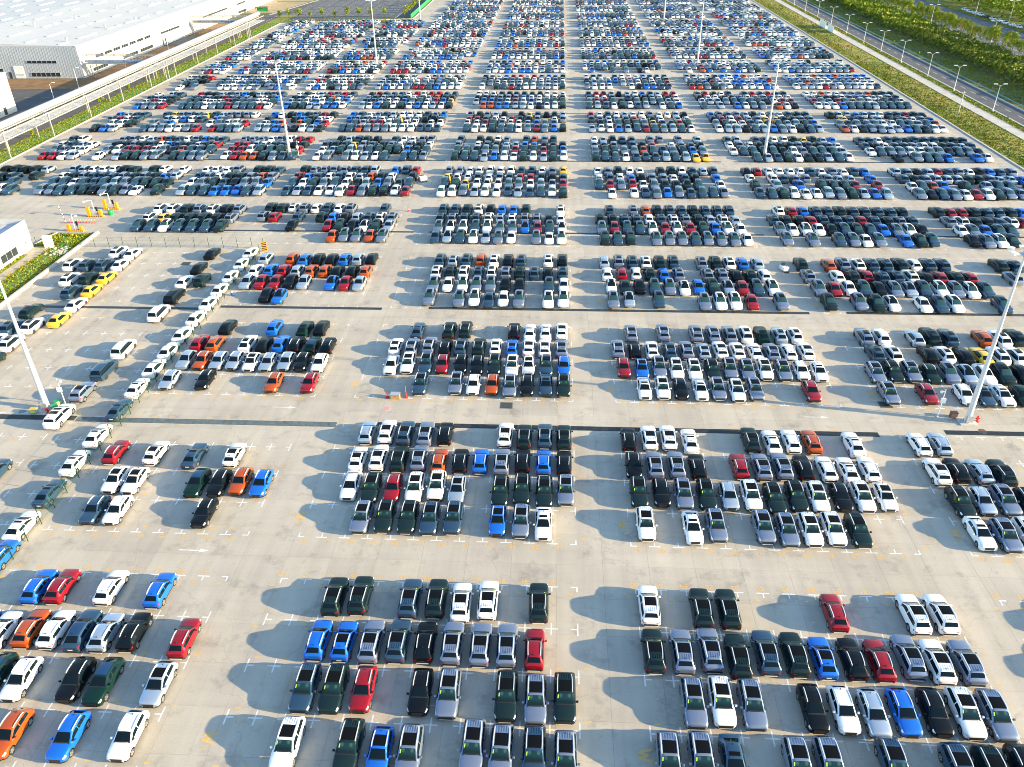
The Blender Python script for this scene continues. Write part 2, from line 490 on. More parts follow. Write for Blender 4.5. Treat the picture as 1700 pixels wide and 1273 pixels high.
CACHE = {}
def car_pieces(t, colour):
    """list of (name, mesh, position, parent index) shared by every car of this type and colour"""
    key = (t, colour)
    if key in CACHE: return CACHE[key]
    base = {'P': 'C', 'N': 'D'}.get(t, t)
    sp = SPEC[base]
    st = sp['st']; ic, iw, ir, ib = sp['i']
    yc, yw, yr, yb_ = st[ic][0], st[iw][0], st[ir][0], st[ib][0]
    half = st[0][0]; tail = st[-1][0]
    if ('geo', t) not in CACHE:
        g = []
        ys = densify(st, .21)
        for wy in sp['wy']:
            for d in (-.44, -.40, -.3, -.15, 0, .15, .3, .40, .44): ys.append(wy + d * (sp['r'] + .07) / .44)
        ys = sorted(set(round(y, 3) for y in ys if tail <= y <= half), reverse=True)
        ys = [y for i, y in enumerate(ys) if i == 0 or ys[i - 1] - y > .012]
        trim = base in 'SCF'
        def fm(y0, y1, k0, k1): return 1 if (k1 <= 2 or (trim and k1 <= 3)) else 0
        body = body_mesh(sp, ys, list(range(10)), True, None, fm)
        def add(name, mb, mats, smooth=40, pos=(0, 0, 0), par=-1):
            g.append((name, mb.mesh(name, mats, smooth), pos, par))
        add('windshield', both(sp, yc - .05, yw + .07, 7.06, 4, 3), M_SCREEN if base == 'S' else M_GLASS)
        rwg = M_BLUEGLASS if t == 'F' else M_GLASS
        add('rear_window', both(sp, yr - .06, yb_ + .06, 7.05, 4, 3), M_GLASS)
        for sd in (1, -1):
            mb = MB(); patch(mb, sp, yc - .16, -.34, 5.22, 5.84, sd, 6, 2); add('side_window', mb, M_GLASS)
            mb = MB(); patch(mb, sp, -.42, yr - (.18 if base in 'SV' else .05), 5.22, 5.84, sd, 6, 2); add('side_window', mb, M_GLASS)
        if t in 'SP':
            add('sunroof', both(sp, yw - .13, -1.02 if t == 'S' else -.95, 7.38, 6, 3, .012), M_ROOFGLASS)
        elif t == 'D':
            add('sunroof', both(sp, yw - .16, -.42, 7.7, 3, 3, .012), M_ROOFGLASS)
        elif t == 'F':
            add('glass_roof', both(sp, yw - .10, yr + .04, 7.12, 6, 3, .012), M_BLUEGLASS)
        elif t == 'V':
            mb = both(sp, yw - .2, yw - .75, 7.5, 3, 3, .012); add('sunroof', mb, M_ROOFGLASS)
            mb = both(sp, -.55, -1.2, 7.4, 3, 3, .012); add('sunroof', mb, M_ROOFGLASS)
        mb = MB(); patch(mb, sp, yc + .05, yc - .055, 6.9, 9, 1, 1, 3, .011); patch(mb, sp, yc + .05, yc - .055, 6.9, 9, -1, 1, 3, .011)
        add('cowl', mb, M_BLACKP)
        mb = MB(); z = st[ir][5] + .02
        mb.v = [(-.035, yr + .30, z), (.035, yr + .30, z), (.02, yr + .10, z), (-.02, yr + .10, z), (-.01, yr + .14, z + .12), (.01, yr + .14, z + .12), (.01, yr + .08, z + .11), (-.01, yr + .08, z + .11)]
        for f in ((4, 5, 6, 7), (0, 1, 5, 4), (1, 2, 6, 5), (2, 3, 7, 6), (3, 0, 4, 7)): mb.f.append(f); mb.m.append(0)
        add('antenna_fin', mb, M_BLACKP, None)
        if t == 'S':
            for x in (-.40, -.20, 0, .20, .40):
                z = surf(sp, -1.4, 8.2).z
                mb = MB(); mb.v = [(x - .05, -1.10, z + .0), (x + .05, -1.10, z + .0), (x + .05, -1.72, z - .035), (x - .05, -1.72, z - .035),
                                   (x - .03, -1.14, z + .045), (x + .03, -1.14, z + .045), (x + .03, -1.70, z + .004), (x - .03, -1.70, z + .004)]
                for f in ((4, 5, 6, 7), (0, 1, 5, 4), (1, 2, 6, 5), (2, 3, 7, 6), (3, 0, 4, 7)): mb.f.append(f[::-1]); mb.m.append(0)
                g.append(('roof_rib', mb, (0, 0, 0), -1))
        if base in 'SC':
            for sd in (1, -1):
                mb = MB(); pts = []
                for i in range(8):
                    y = yw - .08 + (yr + .12 - yw + .08) * i / 7
                    p = surf(sp, y, 6.75, sd); lift = .05 if 0 < i < 7 else .0
                    pts.append(p + Vector((0, 0, lift)))
                for a, b in zip(pts, pts[1:]): mb.bar(a, b, .042)
                add('roof_rail', mb, M_CHROME, None)
        for wy in sp['wy']:
            for sd in (1, -1):
                tm, rm = WHEELS[sp['r']]
                g.append(('wheel', tm, (sd * (st[4][1] - .125), wy, sp['r']), -1))
                g.append(('rim', rm, (0, 0, 0), len(g) - 1))
        for sd in (1, -1):
            mb = MB(); patch(mb, sp, half - .05, half - .36, 4.55, 5.75, sd, 4, 2, .012); add('headlight', mb, M_HEADLAMP)
            mb = MB(); patch(mb, sp, tail + .20, tail + .02, 4.6, 5.05, sd, 2, 2, .012)
            zt_ = st[-1][2]
            mb.box(min(sd * .50, sd * (st[-1][1] - .02)), max(sd * .50, sd * (st[-1][1] - .02)), tail - .016, tail + .01, zt_ - .12, zt_ - .05)
            add('tail_light', mb, M_TAIL)
            mb = MB()
            x = sd * (st[4][1] + .10)
            y = yc - .34; z = st[ic][2] + .08
            k = len(mb.v)
            for yy, sc in ((y + .09, .7), (y + .03, 1.), (y - .06, 1.), (y - .08, .85)):
                mb.v += [(x + dx * sc, yy, z + dz * sc) for dx, dz in ((-.11, -.06), (.11, -.06), (.12, .05), (.05, .09), (-.09, .08))]
            for a in range(3):
                for j in range(5):
                    j2 = (j + 1) % 5; mb.f.append((k + a * 5 + j, k + a * 5 + j2, k + a * 5 + 5 + j2, k + a * 5 + 5 + j)); mb.m.append(0)
            mb.f.append((k + 4, k + 3, k + 2, k + 1, k)); mb.m.append(0)
            mb.f.append(tuple(k + 15 + j for j in range(5))); mb.m.append(0)
            g.append(('mirror', mb, (0, 0, 0), -1))
        # grille, lower bumper strips, plates
        mb = MB(); gw = .66 if base in 'SV' else .50
        mb.v += [(-gw, half - .02, .72), (gw, half - .02, .72), (gw * .86, half - .02, .42), (-gw * .86, half - .02, .42),
                 (-gw, half + .012, .72), (gw, half + .012, .72), (gw * .86, half + .03, .42), (-gw * .86, half + .03, .42)]
        for q in ((4, 5, 6, 7), (0, 1, 5, 4), (1, 2, 6, 5), (2, 3, 7, 6), (3, 0, 4, 7)): mb.f.append(q[::-1]); mb.m.append(0)
        add('grille', mb, M_BLACKP, None)
        mb = MB().box(-.52, .52, half - .04, half + .035, sp['zu'] + .09, sp['zu'] + .15)
        add('bumper_strip', mb, M_CHROME if base in 'SV' else M_TRIM, None)
        mb = MB().box(-.56, .56, tail - .035, tail + .04, sp['zu'] + .10, sp['zu'] + .18)
        add('bumper_strip', mb, M_CHROME if base in 'SCV' else M_TRIM, None)
        if base in 'SC':
            mb = MB().box(-.68, .68, tail - .008, tail + .02, sp['zu'] + .19, sp['zu'] + .40); add('rear_valance', mb, M_TRIM, None)
        mb = MB().box(-.22, .22, tail - .012, tail + .01, .55, .66)
        add('license_plate', mb, M_DARK if t in 'SC' else M_PLATE, None)
        if base == 'S':
            mb = MB(); patch(mb, sp, yc - .42, yc - .66, 7.16, 7.62, 1, 2, 2, .013)
            add('windshield_sticker', mb, M_STICK)
        CACHE[('geo', t)] = (body, g)
    body, g = CACHE[('geo', t)]
    pm = PAINT[colour]
    out_ = [('body', body.mesh('body', [pm, M_TRIM], 38), (0, 0, 0), -1)]
    for name, me, pos, par in g:
        if isinstance(me, MB): me = me.mesh(name, pm, 40)
        out_.append((name, me, pos, par + 1 if par >= 0 else -1))
    CACHE[key] = out_
    return out_

PROTO = {}
def place_car(t, colour, x, y, face, name, label, cat, group):
    """face: 'r' = rear to the camera (nose towards +y), 'f' = nose to the camera"""
    rz = (0 if face == 'r' else math.pi) + random.gauss(0, .008)
    if (t, colour) not in PROTO:
        root = empty(name, (x, y, .004), rz)
        objs = []
        for nm, me, pos, par in car_pieces(t, colour):
            o = link(nm, me, objs[par] if par >= 0 else root, pos)
            objs.append(o)
        PROTO[(t, colour)] = (root, objs)
        c = root
    else:
        root, objs = PROTO[(t, colour)]
        c = root.copy(); COL.objects.link(c); c.name = name
        c.location = (x, y, .004); c.rotation_euler = (0, 0, rz)
        new = []
        for o, (nm, me, pos, par) in zip(objs, car_pieces(t, colour)):
            d = o.copy(); COL.objects.link(d)
            d.parent = new[par] if par >= 0 else c
            new.append(d)
    tag(c, label, cat, group)
    return c

# low-detail car shapes for the mass of far cars: vertices, faces, material (0 paint 1 trim 2 glass 3 roof glass 4 tyre 5 lamp)
def far_shape(t, ks, ysel, wheels):
    base = {'P': 'C', 'N': 'D'}.get(t, t)
    sp = SPEC[base]; st = sp['st']; ic, iw, ir, ib = sp['i']
    ys = sorted(set([st[i][0] for i in ysel] + ([-.33] if wheels else [])), reverse=True)
    def fm(y0, y1, k0, k1):
        if k1 <= 2: return 1
        if k0 >= 7 and y0 <= st[ic][0] + .01 and y1 >= st[iw][0] - .01: return 5 if base == 'S' else 2
        if k0 >= 7 and y0 <= st[ir][0] + .01 and y1 >= st[ib][0] - .01: return 2
        if k0 == 5 and k1 <= 6 and y0 <= st[ic][0] + .01 and y1 >= st[ir][0] - .5: return 2
        if k0 >= 8 and t in 'SPF' and y0 <= st[iw][0] + .01 and y1 >= -1.15: return 3
        return 0
    mb = body_mesh(sp, ys, ks, False, None, fm)
    if wheels:
        for wy in sp['wy']:
            for sd in (1, -1):
                c = len(mb.v); n = 8; r = sp['r']; x0 = sd * (st[4][1] - .25); x1 = sd * (st[4][1] + .012)
                for x in (x0, x1):
                    mb.v += [(x, wy + r * math.cos(2 * math.pi * i / n), r + r * math.sin(2 * math.pi * i / n)) for i in range(n)]
                for i in range(n):
                    mb.f.append((c + i, c + (i + 1) % n, c + n + (i + 1) % n, c + n + i)); mb.m.append(4)
                mb.f.append(tuple(c + n + i for i in range(n))); mb.m.append(4)
    else:
        zu = sp['zu']
    return np.array(mb.v, np.float32), mb.f, mb.m

class FarCars:
    """collects thousands of cars, written as ONE mesh with numpy"""
    def __init__(s): s.items = {}
    def add(s, lod, t, colour, x, y, face):
        s.items.setdefault((lod, t, colour), []).append((x, y, 0. if face == 'r' else math.pi))
    def build(s):
        cols = list(PAINT)
        V, LV, LS, LT, MI = [], [], [], [], []
        nv = nl = 0
        for (lod, t, c), lst in s.items.items():
            if lod == 0: v, f, mm = far_shape(t, [1, 2, 3, 4, 5, 6, 7, 8, 9], range(len(SPEC[{'P': 'C', 'N': 'D'}.get(t, t)]['st'])), True)
            elif lod == 1: v, f, mm = far_shape(t, [2, 4, 5, 6, 7, 9], range(len(SPEC[{'P': 'C', 'N': 'D'}.get(t, t)]['st'])), True)
            else: v, f, mm = far_shape(t, [2, 5, 6, 7, 9], (0, 2, 4, 5, 8, 9, 11), False)
            a = np.array(lst); n = len(a)
            ang = a[:, 2] + rng.normal(0, .008, n)
            cs, sn = np.cos(ang)[:, None], np.sin(ang)[:, None]
            X = v[None, :, 0] * cs - v[None, :, 1] * sn + a[:, 0, None]
            Y = v[None, :, 0] * sn + v[None, :, 1] * cs + a[:, 1, None]
            Z = np.repeat(v[None, :, 2], n, 0)
            V.append(np.stack([X, Y, Z], -1).reshape(-1, 3))
            lens = np.array([len(q) for q in f]); flat = np.concatenate([np.array(q) for q in f])
            LV.append((flat[None] + (np.arange(n) * len(v))[:, None] + nv).ravel())
            LT.append(np.tile(lens, n))
            mi = np.array(mm); mi = np.where(mi == 0, cols.index(c), mi - 1 + len(cols))
            MI.append(np.tile(mi, n))
            nv += n * len(v)
        V = np.concatenate(V); LV = np.concatenate(LV); LT = np.concatenate(LT); MI = np.concatenate(MI)
        me = bpy.data.meshes.new('parked_cars')
        me.vertices.add(len(V)); me.vertices.foreach_set('co', V.astype(np.float32).ravel())
        me.loops.add(len(LV)); me.loops.foreach_set('vertex_index', LV.astype(np.int32))
        me.polygons.add(len(LT))
        st = np.concatenate([[0], np.cumsum(LT)[:-1]])
        me.polygons.foreach_set('loop_start', st.astype(np.int32))
        for c in cols: me.materials.append(PAINT[c])
        for x in (M_TRIM, M_GLASS, M_ROOFGLASS, M_TYRE, M_SCREEN_FAR): me.materials.append(x)
        me.polygons.foreach_set('material_index', MI.astype(np.int32))
        me.polygons.foreach_set('use_smooth', np.ones(len(LT), bool))
        me.update(calc_edges=True)
        me.set_sharp_from_angle(angle=R(38))
        me.validate()
        o = link('parked_cars', me)
        return tag(o, kind='stuff', label='thousands of new cars parked in blocks across the far lot')
FAR = FarCars()

# ---------------------------------------------------------------- ground, roads, grass
def sheet(name, x0, x1, y0, y1, z, mt, kind='structure', nx=1, ny=1):
    mb = MB(); mb.face([(x0, y0, z), (x1, y0, z), (x1, y1, z), (x0, y1, z)])
    return tag(mb.build(name, mt), kind=kind)
sheet('ground', -2500, 2500, -600, 4500, -.10, M_FIELD)

# concrete apron: slabs with open joints over a dark bed
APRON = [(-93.2, 111.6, -40, 155), (-190, -103.4, 143.8, 155), (-103.4, -93.2, 150.9, 155), (-190, 111.6, 155, 196), (-142, 111.6, 196, 438), (-76, 111.6, 438, 900)]
bed = MB()
for x0, x1, y0, y1 in APRON:
    bed.face([(x0, y0, -.03), (x1, y0, -.03), (x1, y1, -.03), (x0, y1, -.03)])
apron = tag(bed.build('concrete_apron', M_JOINT), kind='structure')
cells = []
for x0, x1, y0, y1 in APRON:
    i0, i1 = math.floor((x0 - SX0) / SLX), math.ceil((x1 - SX0) / SLX)
    j0, j1 = math.floor((y0 - SY0) / SLY), math.ceil((y1 - SY0) / SLY)
    for i in range(i0, i1):
        for j in range(j0, j1):
            a, b = max(x0, SX0 + i * SLX), min(x1, SX0 + (i + 1) * SLX)
            c, d = max(y0, SY0 + j * SLY), min(y1, SY0 + (j + 1) * SLY)
            if b - a > .3 and d - c > .3: cells.append((a, b, c, d))
def seen(q):
    cx, cy = (q[0] + q[1]) / 2, (q[2] + q[3]) / 2
    p = Vector((cx, cy, 0)) - co.location
    return p.dot(fw) > 0 and abs(p.dot(rt) / p.dot(fw)) < .66 and abs(p.dot(up) / p.dot(fw)) < .50
def dist(q): return (Vector(((q[0] + q[1]) / 2, (q[2] + q[3]) / 2, 0)) - co.location).length
vis = sorted([q for q in cells if seen(q)], key=dist)
near = set(vis[:300])
rest = MB(); slab_mesh = {}
J = .007
for q in cells:
    a, b, c, d = q
    if q in near:
        k = (round(b - a, 2), round(d - c, 2))
        if k not in slab_mesh:
            hx, hy = (b - a) / 2 - J, (d - c) / 2 - J
            s_ = MB(); s_.box(-hx, hx, -hy, hy, -.03, 0); slab_mesh[k] = s_.mesh('concrete_slab', M_CONC)
        link('concrete_slab', slab_mesh[k], apron, ((a + b) / 2, (c + d) / 2, 0))
    else:
        j = J * (1 if c < 160 else .5)
        rest.face([(a + j, c + j, 0), (b - j, c + j, 0), (b - j, d - j, 0), (a + j, d - j, 0)])
tag(rest.build('slab_field', M_CONC, apron), kind='stuff')

# kerbs
def kerb(name, pts, w_=.35, h=.16):
    mb = MB()
    for (x0, y0), (x1, y1) in zip(pts, pts[1:]):
        d = Vector((x1 - x0, y1 - y0)).normalized(); n = Vector((-d.y, d.x)) * w_ / 2
        q = [(x0 + n.x, y0 + n.y), (x1 + n.x, y1 + n.y), (x1 - n.x, y1 - n.y), (x0 - n.x, y0 - n.y)]
        mb.face([(x, y, h) for x, y in q][::-1])
        for i in range(4):
            j = (i + 1) % 4
            mb.face([(*q[i], -.1), (*q[j], -.1), (*q[j], h), (*q[i], h)][::-1])
    return tag(mb.build(name, M_KERB), kind='structure')
kerb('kerb', [(-93.35, -40), (-93.35, 150.9)], .45, .5)
kerb('kerb', [(-93.6, 150.75), (-101.8, 150.75), (-103.2, 143.6)], .3, .25)
kerb('kerb', [(-142.2, 196.2), (-142.2, 438)], .4, .22)
kerb('kerb', [(-142.0, 438.2), (-76.3, 452.2)], .4, .2)
kerb('kerb', [(-76.2, 452.4), (-76.2, 700)], .4, .2)
kerb('kerb', [(111.85, -40), (111.85, 700)], .45, .2)

def strip(name, pts, z, mt, kind='structure'):
    mb = MB(); mb.face([(x, y, z) for x, y in pts]); return tag(mb.build(name, mt), kind=kind)
# left: planted island, path, guard house ground
strip('grass_strip', [(-93.6, -40), (-93.6, 150.6), (-101.6, 150.6), (-103.0, 143.6), (-103, 143), (-103, -40)][::1], -.02, M_GRASS)
strip('path', [(-103.0, 143.4), (-99.2, 143.4), (-99.6, 127), (-99.6, 60), (-101.9, 60), (-101.6, 139.6), (-102.5, 139.6)], .0, mat('paver_path', (.40, .36, .30), .85, noise=(1.2, .25)))
strip('grass_strip', [(-142.4, 196), (-142.4, 470), (-150.2, 470), (-150.2, 196)], -.02, M_GRASS)
strip('grass_verge', [(-142.4, 438.4), (-76.3, 452.6), (-76.3, 455.4), (-142.4, 441.6)], -.015, M_GRASS)
strip('grass_verge', [(-76.4, 452.6), (-76.4, 700), (-78.6, 700), (-78.6, 452.6)], -.012, M_GRASS)
strip('road', [(-150.3, 190), (-150.3, 470), (-165.5, 470), (-165.5, 284.6), (-420, 284.6), (-420, 196), (-165, 190)], -.05, M_ASPH2)
strip('soil_bed', [(-165.6, 284.8), (-165.6, 303), (-420, 303), (-420, 284.8)], -.03, M_SOIL)
strip('soil_bed', [(-165.6, 303.2), (-165.6, 372), (-175.2, 372), (-175.2, 303.2)], -.032, M_SOIL)
strip('road', [(-165.6, 372.2), (-165.6, 402), (-175.2, 402), (-175.2, 372.2)], -.046, M_ASPH2)
strip('soil_bed', [(-165.6, 402.2), (-165.6, 438), (-175.2, 438), (-175.2, 402.2)], -.034, M_SOIL)
strip('soil_bed', [(-158, 476), (-150, 530), (-150, 545), (-175, 545), (-175, 476)], -.033, mat('pale_soil', (.38, .30, .19), .95, noise=(.2, .3)))
strip('grass_verge', [(-170, 524), (-146, 524), (-144, 531), (-172, 531)], -.02, M_GRASS)
strip('path', [(-158.5, 470), (-148, 533), (-146.6, 533), (-156.8, 470)], -.01, M_KERB)
strip('parking_lot', [(-150.2, 441.8), (-142.5, 441.8), (-78.7, 455.4), (-78.7, 800), (-150, 800), (-150.2, 545), (-146, 533), (-156, 470), (-165.5, 470), (-165.5, 441.8)], -.04, M_ASPH)
mb = MB()
for k in range(14):                       # faded stall lines of the empty asphalt lot
    x = -146 + k * 4.4 + (k % 2) * .9
    for y in np.arange(466, 640, 2.7):
        if random.random() < .8 and x + 4.2 < -87: mb.face([(x, y, -.03), (x + 4.0, y, -.03), (x + 4.0, y + .22, -.03), (x, y + .22, -.03)])
for y in np.arange(452, 560, 4.): mb.face([(-86.2, y, -.03), (-85.9, y, -.03), (-85.9, y + 2.2, -.03), (-86.2, y + 2.2, -.03)])
for y in np.arange(446, 466, 4.): mb.face([(-152.2, y, -.03), (-151.9, y, -.03), (-151.9, y + 2.2, -.03), (-152.2, y + 2.2, -.03)])
tag(mb.build('lot_marking', M_ROADPAINT), kind='structure')
mb = MB()
for y in np.arange(200, 440, 6.): mb.face([(-158.0, y, -.04), (-157.85, y, -.04), (-157.85, y + 3, -.04), (-158, y + 3, -.04)])
for x in np.arange(-240, -170, 6.): mb.face([(x, 272, -.04), (x + 3, 272, -.04), (x + 3, 272.15, -.04), (x, 272.15, -.04)])
tag(mb.build('road_marking', M_ROADPAINT), kind='structure')

# right: grass, path, road, verge, second road
strip('grass_strip', [(112.1, -40), (124.2, -40), (124.2, 800), (112.1, 800)], -.02, M_DRY)
strip('path', [(124.3, -40), (127.6, -40), (127.6, 800), (124.3, 800)], .06, mat('path_concrete', (.50, .47, .43), .85, noise=(.4, .2)))
kerb('kerb', [(124.2, -40), (124.2, 800)], .2, .10); kerb('kerb', [(127.7, -40), (127.7, 800)], .2, .10)
strip('grass_strip', [(127.9, -40), (130.7, -40), (130.7, 800), (127.9, 800)], -.02, M_GRASS)
kerb('kerb', [(130.85, -40), (130.85, 800)], .25, .12)
strip('road', [(131, -40), (139.4, -40), (139.4, 800), (131, 800)], -.04, M_ASPH)
kerb('kerb', [(139.5, -40), (139.5, 800)], .25, .12)
strip('grass_strip', [(139.7, -40), (172, -40), (172, 800), (139.7, 800)], -.02, mat('verge_ground', (.065, .10, .014), .95, noise=(.09, .5, (.13, .11, .03))))
strip('path', [(172.1, -40), (177.5, -40), (177.5, 800), (172.1, 800)], -.01, mat('grey_paving', (.26, .26, .27), .85, noise=(.5, .2)))
strip('road', [(177.7, -40), (207.5, -40), (207.5, 800), (177.7, 800)], -.035, mat('blue_grey_asphalt', (.085, .10, .12), .85, noise=(.2, .25)))
strip('grass_strip', [(207.7, -40), (700, -40), (700, 1500), (207.7, 1500)], -.02, M_GRASS)
mb = MB()
for x in (131.4, 139.0): mb.face([(x, -40, -.034), (x + .15, -40, -.034), (x + .15, 800, -.034), (x, 800, -.034)])
for y in np.arange(150, 600, 8.): mb.face([(135.1, y, -.034), (135.25, y, -.034), (135.25, y + 3.5, -.034), (135.1, y + 3.5, -.034)])
for x in (180.5, 184, 187.5, 195.5, 199, 202.5, 205.8):
    for y in np.arange(330, 420, 5.): mb.face([(x, y, -.029), (x + .16, y, -.029), (x + .16, y + 3.4, -.029), (x, y + 3.4, -.029)])
tag(mb.build('road_marking', M_ROADPAINT), kind='structure')

# ---------------------------------------------------------------- stall markings and painted numbers
X0 = {'L': -62.84, 'M': -27.22, 'N': 8.61, 'Q': 43.9, 'P': 78.6}
PITCH = {'P': 2.4}
def r4(b): return 36.2 if b == 1 else 63.73 if b == 2 else 91.52 + 27.4 * (b - 3)
DEP = 5.34
# stencil-like strokes on a 1 x 1.6 field
_P = {'a': (0, 1.6), 'b': (1, 1.6), 'c': (0, .8), 'd': (1, .8), 'e': (0, 0), 'f': (1, 0), 'm': (.5, 1.6), 'n': (.5, 0), 'p': (.2, 1.3), 'q': (.25, 0), 'r': (.75, 0), 's': (.5, 1.2)}
STROKES = {'0': 'ab bf fe ea', '1': 'pm mn', '2': 'ab bd dc ce ef', '3': 'ab bd dc df fe', '4': 'ac cd bf', '5': 'ba ac cd df fe', '6': 'ba ae ef fd dc',
           '7': 'ab bn', '8': 'ab bf fe ea cd', '9': 'ab bf ac cd fe', 'W': 'aq qs sr rb'}
wm, om = MB(), MB()
Z1 = .004
def rect(mb, x0, x1, y0, y1, z=Z1): mb.face([(x0, y0, z), (x1, y0, z), (x1, y1, z), (x0, y1, z)])
def write(mb, txt, x, y, h, rot, adv=.85, sx=1., bold=.13):
    """painted characters: x, y is the lower left corner, h the height, rot the turn on the ground"""
    c, s_ = math.cos(rot), math.sin(rot); u = h / 1.6
    for i, ch in enumerate(txt):
        for st in STROKES[ch].split():
            (x0, y0), (x1, y1) = _P[st[0]], _P[st[1]]
            d = Vector((x1 - x0, y1 - y0)).normalized() * bold * .5; n = Vector((-d.y, d.x))
            q = [(x0 - d.x + n.x, y0 - d.y + n.y), (x0 - d.x - n.x, y0 - d.y - n.y), (x1 + d.x - n.x, y1 + d.y - n.y), (x1 + d.x + n.x, y1 + d.y + n.y)]
            zz = Z1 + .0002 * (len(mb.f) % 7)
            mb.face([(x + ((a * sx + i * 1.5) * u) * c - b * u * s_, y + ((a * sx + i * 1.5) * u) * s_ + b * u * c, zz) for a, b in q])
LW = .065
def stalls(x0, pitch, n, yb, first, detail=True, skip=lambda i, r: False, left_open=False):
    for i in range(n + 1):
        x = x0 + i * pitch
        lo, hi = (0 if i == 0 else .62), (0 if i == n else .62)
        for r in range(5):
            y = yb + DEP * (4 - r)
            if skip(i, r): continue
            rect(wm, x - lo - (LW if i == 0 else 0), x + hi + (LW if i == n else 0), y - LW, y + LW)
            y0, y1 = (y - .62 if r < 4 else y + LW), (y + .62 if r > 0 else y - LW)
            if r in (1, 2, 3):
                rect(wm, x - LW, x + LW, y + LW, y + .72); rect(wm, x - LW, x + LW, y - .72, y - LW)
            elif r == 0: rect(wm, x - LW, x + LW, y - .62, y - LW)
            else: rect(wm, x - LW, x + LW, y + LW, y + .62)
            if detail:
                if r in (0, 1): rect(om, x - 1.0, x - .45, y - 1.02, y - .87)
                else: rect(om, x + .45, x + 1.0, y + .82, y + .97) if r < 4 or i <= n else None
            if detail and i < n:
                num = str(first - i)
                if r == 4: write(om, num, x + .35, y - .80, .46, 0, bold=.30)
                if r == 0: write(om, num, x + .25, y + .82, .46, math.pi, bold=.30)
for b in range(1, 8):
    for c_, first in (('L', 60), ('M', 48), ('N', 36), ('Q', 24), ('P', 12)):
        if b < 3 and c_ == 'P': continue
        xf = -55.5
        stalls(X0[c_], PITCH.get(c_, 2.5), 12, r4(b), first, b < 5,
               (lambda i, r: X0['L'] + i * 2.5 < -56) if c_ == 'L' and b < 5 else (lambda i, r: False))
for b in (2, 3, 4):                      # wide bays beyond the wire fence
    stalls(-92.2, 3.0, 9, r4(b) + 1.0, 70, True, lambda i, r: False)
    stalls(-63.5, 3.0, 2, r4(b) + .6, 62, True, lambda i, r: False)
for b, x in ((1, -27.9), (2, -27.9), (3, -27.9), (4, -28.1)):
    for xx in (x, x + 35.9, x + 71.5):
        y = r4(b) + 3.4
        write(om, 'W', xx - .5, y + .5, 1.0, -math.pi / 2, 1, 1.7, .24); write(om, str(b), xx - .45, y - .95, .5, -math.pi / 2, bold=.30)
def arrow(x, y):
    rect(wm, x, x + 2.2, y - .06, y + .06); wm.face([(x + 2.2, y - .28, Z1), (x + 3.2, y, Z1), (x + 2.2, y + .28, Z1)])
for x, y in ((-39.4, 61.2), (33.0, 88.9), (-37.8, 88.7), (-44, 143.5), (30.5, 146.5), (66, 61.2), (52, 119.5), (-2, 146)): arrow(x, y)
tag(wm.build('stall_marking', M_ROADPAINT), kind='structure')
tag(om.build('stall_number', M_ORANGE_PAINT), kind='structure')

# ---------------------------------------------------------------- drains
def drain(x0, x1, y, w_, label, panels, cover=M_GRATE):
    r_ = empty('drain', ((x0 + x1) / 2, y, 0)); L_ = x1 - x0
    tag(r_, label, 'drain', 'long drains across the lot')
    mb = MB()
    mb.box(-L_ / 2, L_ / 2, -w_ / 2 - .08, -w_ / 2, .001, .014); mb.box(-L_ / 2, L_ / 2, w_ / 2, w_ / 2 + .08, .001, .014)
    mb.build('drain_edge', M_KERB, r_)
    mb = MB().box(-L_ / 2, L_ / 2, -w_ / 2, w_ / 2, .001, .006); mb.build('drain_bed', M_BLACKP, r_)
    n = max(1, int(L_ / 1.0))
    if panels:
        g = MB(); s_ = L_ / n
        for k in range(7): g.box(-s_ / 2 + .02 + k * (s_ - .04) / 7, -s_ / 2 + .02 + k * (s_ - .04) / 7 + .085, -w_ / 2 + .02, w_ / 2 - .02, .008, .022)
        g1 = g.mesh('grate_panel', M_GRATE)
        g2 = MB().box(-s_ / 2 + .02, s_ / 2 - .02, -w_ / 2 + .02, w_ / 2 - .02, .008, .024).mesh('cover_plate', M_GRATE_L)
        for k in range(n):
            x = -L_ / 2 + (k + .5) * s_
            if cover is M_GRATE_L: link('cover_plate', g2, r_, (x, 0, 0))
            else: link('grate_panel', g1, r_, (x, 0, 0))
    else:
        g = MB()
        for k in range(int(L_ / 2)): g.box(-L_ / 2 + k * 2 + .05, -L_ / 2 + k * 2 + 1.95, -w_ / 2 + .03, w_ / 2 - .03, .008, .02)
        g.build('grate', M_GRATE, r_)
    return r_
drain(-63.2, -28.2, 84.9, 1.15, 'pale slatted drain covers running under the green wire fence', True, M_GRATE_L)
drain(-90, -63.4, 85.1, 1.15, 'dark drain channel behind the white wagon by the light mast', True)
drain(-22.8, 41.4, 85.2, 1.0, 'long black drain under the back row of the second blocks', True)
drain(49.9, 75, 86.0, 1.0, 'short black drain beyond the mast at the road side', True)
drain(-89.5, -56.8, 117.6, .9, 'grey drain crossing the half empty bays beside the fence', False)
drain(-56, -28.6, 118.5, .9, 'narrow drain in front of the orange and blue crossovers', False)
drain(-20.8, 41.4, 119.0, .9, 'thin black drain before the fourth centre and road-side blocks', False)
drain(47.4, 100, 119.3, .9, 'thin black drain before the fourth outer road-side block', False)
